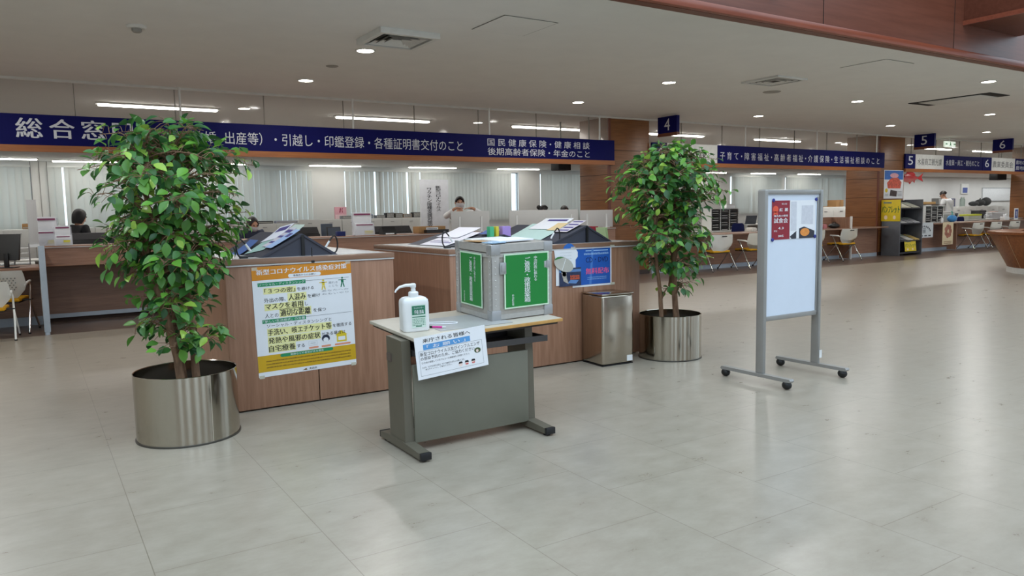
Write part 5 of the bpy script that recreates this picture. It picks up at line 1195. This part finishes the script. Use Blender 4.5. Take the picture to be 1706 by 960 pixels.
for k in range(9): b.box(-.5, .5, -.1, .12, .025*k, .025*k+.014, M=Matrix.Translation((rnd.uniform(-.1, .1), 0, 0)) @ Matrix.Rotation(rnd.uniform(-.12, .12), 4, 'Z'))
b.build('sheets', PAPER, t); bx(-.3, -.1, -.12, .1, .24, .262).build('top_leaflet', mat('leaflet_rose', (206, 170, 160), .6), t)
t = thing('blue_stand_sign', 'small blue upright sign on the right desk against the right edge pillar', 'sign', (29.0, 12.86, WC)); bx(-.14, .14, -.006, .006, .01, .40, bev=.003).build('plate', WHITEPL, t); bx(-.10, .10, -.008, -.0061, .06, .36).build('blue_field', mat('stand_blue', (60, 80, 150), .5), t); bx(-.15, .15, -.06, .06, 0, .0095).build('foot', WHITEPL, t)
lettering(Frame((0, -.0085, 0)), [('|受付', -.04, .04, .12, .30, .02)], PAPER, t)
t = thing('tissue_box', 'white tissue box on the right desk at the picture edge', 'tissue box', (28.4, 12.95, WC)); bx(-.16, .16, -.08, .08, 0, .12, bev=.006).build('box', WHITEPL, t); b = B(); b.prism([(-.06, .1201), (.06, .1201), (.09, .22), (.0, .17), (-.07, .21)], 'y', -.02, .02); b.build('tissue', PAPER, t)
for k, (x, l) in enumerate([(30.0, 'white cabinet behind the right desk, behind the white shirted person'), (31.8, 'white cabinet behind the right desk, below the wall board'), (33.6, 'white cabinet behind the right desk, next to the right pillar')]): cabinet(x, x+1.78, 16.0, 16.6, 1.36, l)
for i, (x, w_, h2, c, l) in enumerate([(30.4, .5, .34, (120, 122, 120), 'grey binder rack on the right bay cabinets'), (31.25, .26, .32, (58, 60, 110), 'violet-blue binder on the right bay cabinets'), (32.2, .2, .36, (150, 166, 160), 'pale green bottle-like thermos on the right bay cabinets'), (33.6, 1.5, .20, (70, 74, 76), 'dark heap of cloth bags on the right bay cabinets')]):
    t = thing(['binder_rack', 'binder', 'thermos', 'cloth_bag'][i], l, ['rack', 'binder', 'thermos', 'bag'][i], (x, 16.3, 1.3605))
    if i == 2: B().lathe([(0, 0), (.1, 0), (.1, .28), (.07, .32), (.07, .36), (0, .36)], 20).build('body', mat('bcl%d' % i, c, .5), t); B().lathe([(0, .3605), (.06, .3605), (.06, .39), (0, .39)], 16).build('lid', WHITEPL, t)
    elif i == 3:
        b = B(); [b.ball((-.5+.5*k, 0, .1+.04*k), (.34, .14, .1+.04*k), 14) for k in range(3)]; b.build('bag_body', mat('bcl%d' % i, c, .8), t); B().tube([(-.1, 0, .2), (0, 0, .33), (.1, 0, .24)], .012).build('strap', BLACK, t)
    else:
        bx(-w_/2, w_/2, -.14, .14, 0, h2, bev=.006).build('body', mat('bcl%d' % i, c, .6), t)
        b = B(); [b.box(-w_/2+.03+.08*k, -w_/2+.09+.08*k, -.143, -.1401, .03, h2-.03) for k in range(int((w_-.05)/.08))]; b.build('spines', mat('spine_pale', (176, 178, 176), .6), t)
t = thing('wall_document_holder', 'white and blue wall holder on the office wall of the right bay', 'document holder', (61.8, BY-.06, 2.2)); bx(-.55, .55, -.02, .055, 0, .8, bev=.01).build('holder', OFFWH, t); bx(-.35, .35, -.025, -.0205, .1, .5).build('blue_field', mat('stand_blue', (60, 80, 150), .5), t)
t = thing('white_board', 'wide white board on the office wall near the right edge pillar', 'board', (66.8, BY-.04, 1.6)); bx(-2.3, 2.3, -.02, .035, 0, 1.1, bev=.01).build('panel', mat('wall_board_white', (220, 224, 226), .35), t); b = B(); Frame((0, -.0215, 0)).outline(b, -2.3, 2.3, 0, 1.1, .05, 0); b.build('frame', ALU, t, recalc=False)
# hanging sea bream
t = thing('fish_decoration', 'red sea bream decoration hung under the sign rail beside the second pillar', 'fish decoration', (22.62, 12.95, 2.27), R(-12)); t.scale = (1.0, 1.0, 1.12)
b = B(); prof = []
N = 14
for k in range(N+1):
    u = k/N; h2 = .13*math.sin(math.pi*min(1, u*1.02+.02))**.7*(1-.35*u)+.012; prof.append((-.42+.66*u, h2, .05*math.sin(math.pi*u)+.006))
rings = []
for x, h2, w_ in prof: rings.append([(x, w_*math.cos(2*math.pi*j/14), h2*math.sin(2*math.pi*j/14)+(.03 if math.sin(2*math.pi*j/14) > 0 else 0)*0) for j in range(14)])
loft(b, rings)
m, tt0, p = nt('fish_skin'); tc = tt0.nodes.new('ShaderNodeTexCoord'); sx = tt0.nodes.new('ShaderNodeSeparateXYZ'); tt0.links.new(tc.outputs['Object'], sx.inputs[0]); rp = tt0.nodes.new('ShaderNodeValToRGB'); mr = tt0.nodes.new('ShaderNodeMapRange'); mr.inputs[1].default_value = -.14; mr.inputs[2].default_value = .14
tt0.links.new(sx.outputs[2], mr.inputs[0]); tt0.links.new(mr.outputs[0], rp.inputs[0]); rp.color_ramp.elements[0].color = lin((222, 150, 140)); rp.color_ramp.elements[1].color = lin((170, 24, 30)); rp.color_ramp.elements[1].position = .55; tt0.links.new(rp.outputs[0], p.inputs['Base Color']); p.inputs['Roughness'].default_value = .35
b.build('body', m, t); FIN = mat('fin_red', (186, 36, 40), .45)
b = B(); b.prism([(.22, 0), (.44, .13), (.38, .02), (.45, -.10), (.23, -.02)], 'y', -.006, .006); b.build('tail', FIN, t)
b = B(); b.prism([(-.25, .11), (-.2, .17), (-.05, .18), (.08, .14), (.14, .07), (-.05, .10)], 'y', -.005, .005); b.build('back_fin', FIN, t)
b = B(); b.prism([(-.15, -.10), (-.08, -.17), (-.02, -.10)], 'y', -.005, .005); b.prism([(.03, -.07), (.1, -.13), (.12, -.05)], 'y', -.005, .005); b.build('belly_fin', FIN, t)
b = B(); [b.ball((-.33, s*.028, .04), .018, 10) for s in (-1, 1)]; b.build('eyes', mat('fish_eye', (20, 20, 20), .2), t)
b = B(); [b.tube([(x, 0, .08), (x, 0, .167)], .003, 5) for x in (-.15, .1)]; b.build('threads', PAPER, t)

# ------------------------------------------------------------------ round information desk at the right edge
t = thing('information_desk', 'round wooden information desk that narrows towards its white foot, at the right edge', 'desk', (18.41, 6.90, 0)); t.scale = (1, 1, 1.14)
B().lathe([(1.27, .10), (1.62, .70), (1.62, .715), (1.10, .715)], 72).build('tapered_front', DESKWOOD, t)
B().lathe([(1.05, .7155), (1.66, .7155), (1.67, .72), (1.67, .765), (1.66, .77), (1.05, .77)], 72).build('worktop', DESKWOOD, t)
B().lathe([(1.1, 0), (1.29, 0), (1.29, .099), (1.1, .099)], 72).build('plinth', WHITE, t)
b = B()
for k in range(12): a = 2*math.pi*k/12; b.tube([(1.276*math.cos(a), 1.276*math.sin(a), .10), (1.624*math.cos(a), 1.624*math.sin(a), .70)], .004, 5)
b.build('panel_joints', mat('desk_joint', (190, 160, 120), .5), t)
t = thing('desk_paper', 'white sheet of paper on the round information desk at the picture edge', 'paper', (17.3, 7.2, .879), .3); bx(-.15, .15, -.1, .1, 0, .003).build('sheet', PAPER, t); bx(-.1, .1, -.07, .07, .0031, .006).build('leaflet', mat('leaflet_rose', (206, 170, 160), .6), t)

# ------------------------------------------------------------------ people behind the counters
def skin_surface(name, V, E_, rad, m, parent, sub=2):
    me = bpy.data.meshes.new(name); me.from_pydata([tuple(v) for v in V], E_, []); o = bpy.data.objects.new(name, me); COL.objects.link(o)
    sk = o.modifiers.new('skin', 'SKIN'); sk.use_smooth_shade = True
    for i, d in enumerate(me.skin_vertices[0].data):
        r_ = rad[i]; d.radius = r_ if isinstance(r_, tuple) else (r_, r_); d.use_root = (i == 0)
    s2 = o.modifiers.new('sub', 'SUBSURF'); s2.levels = sub; s2.render_levels = sub
    dg = bpy.context.evaluated_depsgraph_get(); nm = bpy.data.meshes.new_from_object(o.evaluated_get(dg))
    nm.materials.clear(); nm.materials.append(m)
    for p in nm.polygons: p.use_smooth = True
    o.modifiers.clear(); o.data = nm; bpy.data.meshes.remove(me); o.name = name; o.parent = parent
    return o
def person(label, loc, rz, J, top_m, hair='short', mask=True, leg_m=None):
    """J: hip, chest, neck, head (centre), look (unit), arms [(shoulder, elbow, wrist, hand dir)], legs [(hip, knee, ankle)]"""
    t = thing('person', label, 'person', loc, rz)
    Vv = lambda p: Vector(p)
    V = [Vv(J['hip'])]; rad = [(.15, .11)]; E_ = []
    def add(p, r_, par): V.append(Vv(p)); rad.append(r_); E_.append((par, len(V)-1)); return len(V)-1
    hip, chest, neck, head = map(Vv, (J['hip'], J['chest'], J['neck'], J['head'])); look = Vv(J['look']).normalized(); upd = (head-neck).normalized()
    w1 = add(hip.lerp(chest, .45), (.135, .10), 0); ch = add(chest, (.155, .11), w1); nk0 = add(chest.lerp(neck, .72), .085, ch); nk = add(neck, .055, nk0)
    jw = add(head-upd*.075+look*.02, (.060, .066), nk); hc = add(head+upd*.01, (.076, .094), jw); tp = add(head+upd*.075-look*.006, (.066, .080), hc)
    nose = add(head+look*.10-upd*.02, .016, hc)
    for a in J['arms']:
        s_, e_, wv, hd = map(Vv, a); hd = hd.normalized()
        si = add(s_, .062, ch); ei = add(e_, .044, si); wi = add(wv, .028, ei); pm = add(wv+hd*.055, (.036, .02), wi)
        side = hd.cross(Vector((0, 0, 1)));
        if side.length < .1: side = Vector((1, 0, 0))
        side.normalize(); nrm = side.cross(hd)
        for k, (o_, l_) in enumerate(((-.030, .062), (-.010, .074), (.010, .070), (.030, .054))):
            k1 = add(wv+hd*.095+side*o_, .0095, pm); k2 = add(wv+hd*(.095+l_*.55)+side*o_*1.1-nrm*.006, .0088, k1); add(wv+hd*(.095+l_*.95)+side*o_*1.15-nrm*.022, .0078, k2)
        th = add(wv+hd*.05-side*.042, .011, pm); add(wv+hd*.09-side*.058-nrm*.01, .009, th)
    for l_ in J['legs']:
        h_, k_, a_ = map(Vv, l_); hi = add(h_, .085, 0); ki = add(k_, .056, hi); ai = add(a_, .038, ki); add(a_+Vector((0, -.13, -.045)), .032, ai)
    skin_surface('body', V, E_, rad, SKIN, t)
    # shirt
    V2 = [chest]; r2_ = [(.172, .128)]; E2 = []
    def ad2(p, r_, par): V2.append(Vv(p)); r2_.append(r_); E2.append((par, len(V2)-1)); return len(V2)-1
    a = ad2(hip.lerp(chest, .45), (.155, .122), 0); ad2(hip+Vector((0, 0, -.03)), (.168, .13), a); ad2(chest.lerp(neck, .66), (.10, .09), 0)
    for ar in J['arms']:
        s_, e_, wv = map(Vv, ar[:3]); si = ad2(s_, .078, 0); ei = ad2(e_, .058, si); ad2(e_.lerp(wv, .86), .042, ei)
    skin_surface('shirt', V2, E2, r2_, top_m, t)
    V3 = [hip+Vector((0, 0, -.02))]; r3 = [(.16, .125)]; E3 = []
    for l_ in J['legs']:
        h_, k_, a_ = map(Vv, l_); n0 = len(V3); V3 += [h_, k_, a_+Vector((0, 0, .03))]; r3 += [.10, .072, .058]; E3 += [(0, n0), (n0, n0+1), (n0+1, n0+2)]
    skin_surface('trousers', V3, E3, r3, leg_m or mat('trousers_dark', (40, 42, 50), .8), t)
    for l_ in J['legs']:
        a_ = Vv(l_[2]); B().ball(a_+Vector((0, -.06, -.05)), (.045, .13, .045), 14).build('shoe', BLACK, t)
    # hair as a shell around the skull, open towards the face
    Q = Matrix((look.cross(upd).normalized(), -look, upd)).transposed().to_4x4(); Q.translation = head+upd*.015
    b = B(); G = []; nu, nv = 22, 11
    low = -.02 if hair == 'short' else (-.13 if hair == 'bob' else -.10)
    for j in range(nv+1):
        row = []
        for i in range(nu):
            az = 2*math.pi*i/nu; fr_ = max(0, -math.sin(az))       # -y is the face
            lim = R(96) if hair == 'short' else R(118); el = (j/nv)*(lim-fr_**1.5*(lim-R(46)))
            rx, ry, rz_ = .094, .112, .116
            p = Vector((rx*math.sin(el)*math.cos(az), ry*math.sin(el)*math.sin(az)+.008, rz_*math.cos(el)))
            if hair == 'bob' and el > R(80): p.z -= .09*(el-R(80))/R(38)*(1-fr_); p.x *= 1.10; p.y *= 1.05
            row.append(b.bm.verts.new(Q @ p))
        G.append(row)
    for a_, c_ in zip(G[1:], G[2:]):
        for i in range(nu): b.bm.faces.new((a_[i], a_[(i+1) % nu], c_[(i+1) % nu], c_[i]))
    topv = G[0][0]
    for i in range(nu): b.bm.faces.new((topv, G[1][i], G[1][(i+1) % nu]))
    bmesh.ops.delete(b.bm, geom=[v for v in G[0][1:]], context='VERTS')
    bmesh.ops.recalc_face_normals(b.bm, faces=b.bm.faces)
    bmesh.ops.solidify(b.bm, geom=list(b.bm.faces), thickness=.010); b.build('hair', HAIR, t, angle=70)
    if hair == 'bun': B().ball(Q @ Vector((0, .12, .03)), .05, 12).build('hair_bun', HAIR, t)
    b = B()
    for s in (-1, 1): b.ball(Q @ Vector((s*.034, -.088, -.005)), .011, 10)
    b.build('eyes', INK, t)
    b = B()
    for s in (-1, 1): b.ball(Q @ Vector((s*.086, .008, -.018)), (.014, .022, .032), 10)
    b.build('ears', SKIN, t)
    b = B(); b.ball(Q @ Vector((0, -.094, -.07)), (.024, .010, .008), 10); b.build('mouth', mat('lips', (160, 92, 84), .5), t)
    if mask:
        b = B(); G = []
        for j in range(6):
            z = -.030-.018*j; row = []
            for i in range(11):
                u = -1+2*i/10; an = u*R(72); k = 1-.10*(j-2.5)**2/6
                row.append(b.bm.verts.new(Q @ Vector((.090*math.sin(an)*k, -.112*math.cos(an)*k-.010+.02*(j/5)**2, z))))
            G.append(row)
        for a_, c_ in zip(G, G[1:]):
            for i in range(10): b.bm.faces.new((a_[i], a_[i+1], c_[i+1], c_[i]))
        bmesh.ops.solidify(b.bm, geom=list(b.bm.faces), thickness=.004)
        b.build('face_mask', PAPER, t, angle=80)
    return t
SHIRTW = mat('shirt_white', (226, 228, 230), .8, vary=.02); SHIRTB = mat('jacket_black', (20, 20, 24), .85); SHIRTN = mat('cardigan_navy', (40, 46, 66), .85); SHIRTG = mat('blouse_grey', (90, 90, 96), .85)
def stand(h=1.70, lean=0.0, look=(0, -1, 0), arms=None):
    s = h/1.70
    c = Vector((0, -lean*.30, (1.28-.10*lean)*s)); n = Vector((0, -lean*.44, (1.45-.17*lean)*s)); hd = Vector((0, -lean*.55-.015, (1.575-.22*lean)*s))
    a = arms or [((-.19, c.y, c.z+.09), (-.25, c.y-.03, c.z-.18), (-.20, c.y-.22, c.z-.30), (0, -1, -.2)), ((.19, c.y, c.z+.09), (.25, c.y-.03, c.z-.18), (.20, c.y-.22, c.z-.30), (0, -1, -.2))]
    return dict(hip=(0, 0, .93*s), chest=c, neck=n, head=hd, look=look, arms=a, legs=[((-.09, 0, .86*s), (-.10, -.02, .48*s), (-.10, 0, .09)), ((.09, 0, .86*s), (.10, -.02, .48*s), (.10, 0, .09))])
# the masked man resting his forearms on the screen
J = stand(1.80); J['arms'] = [((-.20, 0, 1.46), (-.30, -.20, 1.40), (-.12, -.44, 1.56), (.6, -.25, .05)), ((.20, 0, 1.46), (.42, -.22, 1.44), (.22, -.44, 1.56), (-1, .0, .0))]
J['chest'] = (0, -.03, 1.34); J['neck'] = (0, -.06, 1.54); J['head'] = (0, -.09, 1.675)
person('standing man in a white shirt and face mask, resting his arms on the white screen', (7.27, 13.34, 0), R(-24), J, SHIRTW)
person('dark haired person in black turned away behind the left counter', (.70, 14.6, 0), R(115), stand(1.66, .06, (0, -1, -.25)), SHIRTB, 'bob', False)
J = stand(1.47, .12, (0, -1, -.45)); 
person('dark haired woman with a face mask looking down, beside the near potted tree', (3.36, 14.0, 0), R(20), J, SHIRTN, 'bob', True)
person('person whose dark tied hair shows above the wide screen', (9.44, 13.8, 0), R(60), stand(1.66, .25, (0, -1, -.3)), SHIRTG, 'bun', True)
person('person whose black crown only shows above the screen, next to the pillar', (10.75, 14.65, 0), R(10), stand(1.62, .15, (0, -1, -.4)), SHIRTN, 'short', True)
J = stand(1.74, .35, (0, -1, -.7))
q = person('person in a white shirt seen from behind in the right bay, head bowed', (28.2, 14.7, 0), R(185), J, SHIRTW, 'short', False); q.scale = (1.3, 1.2, 1.17)
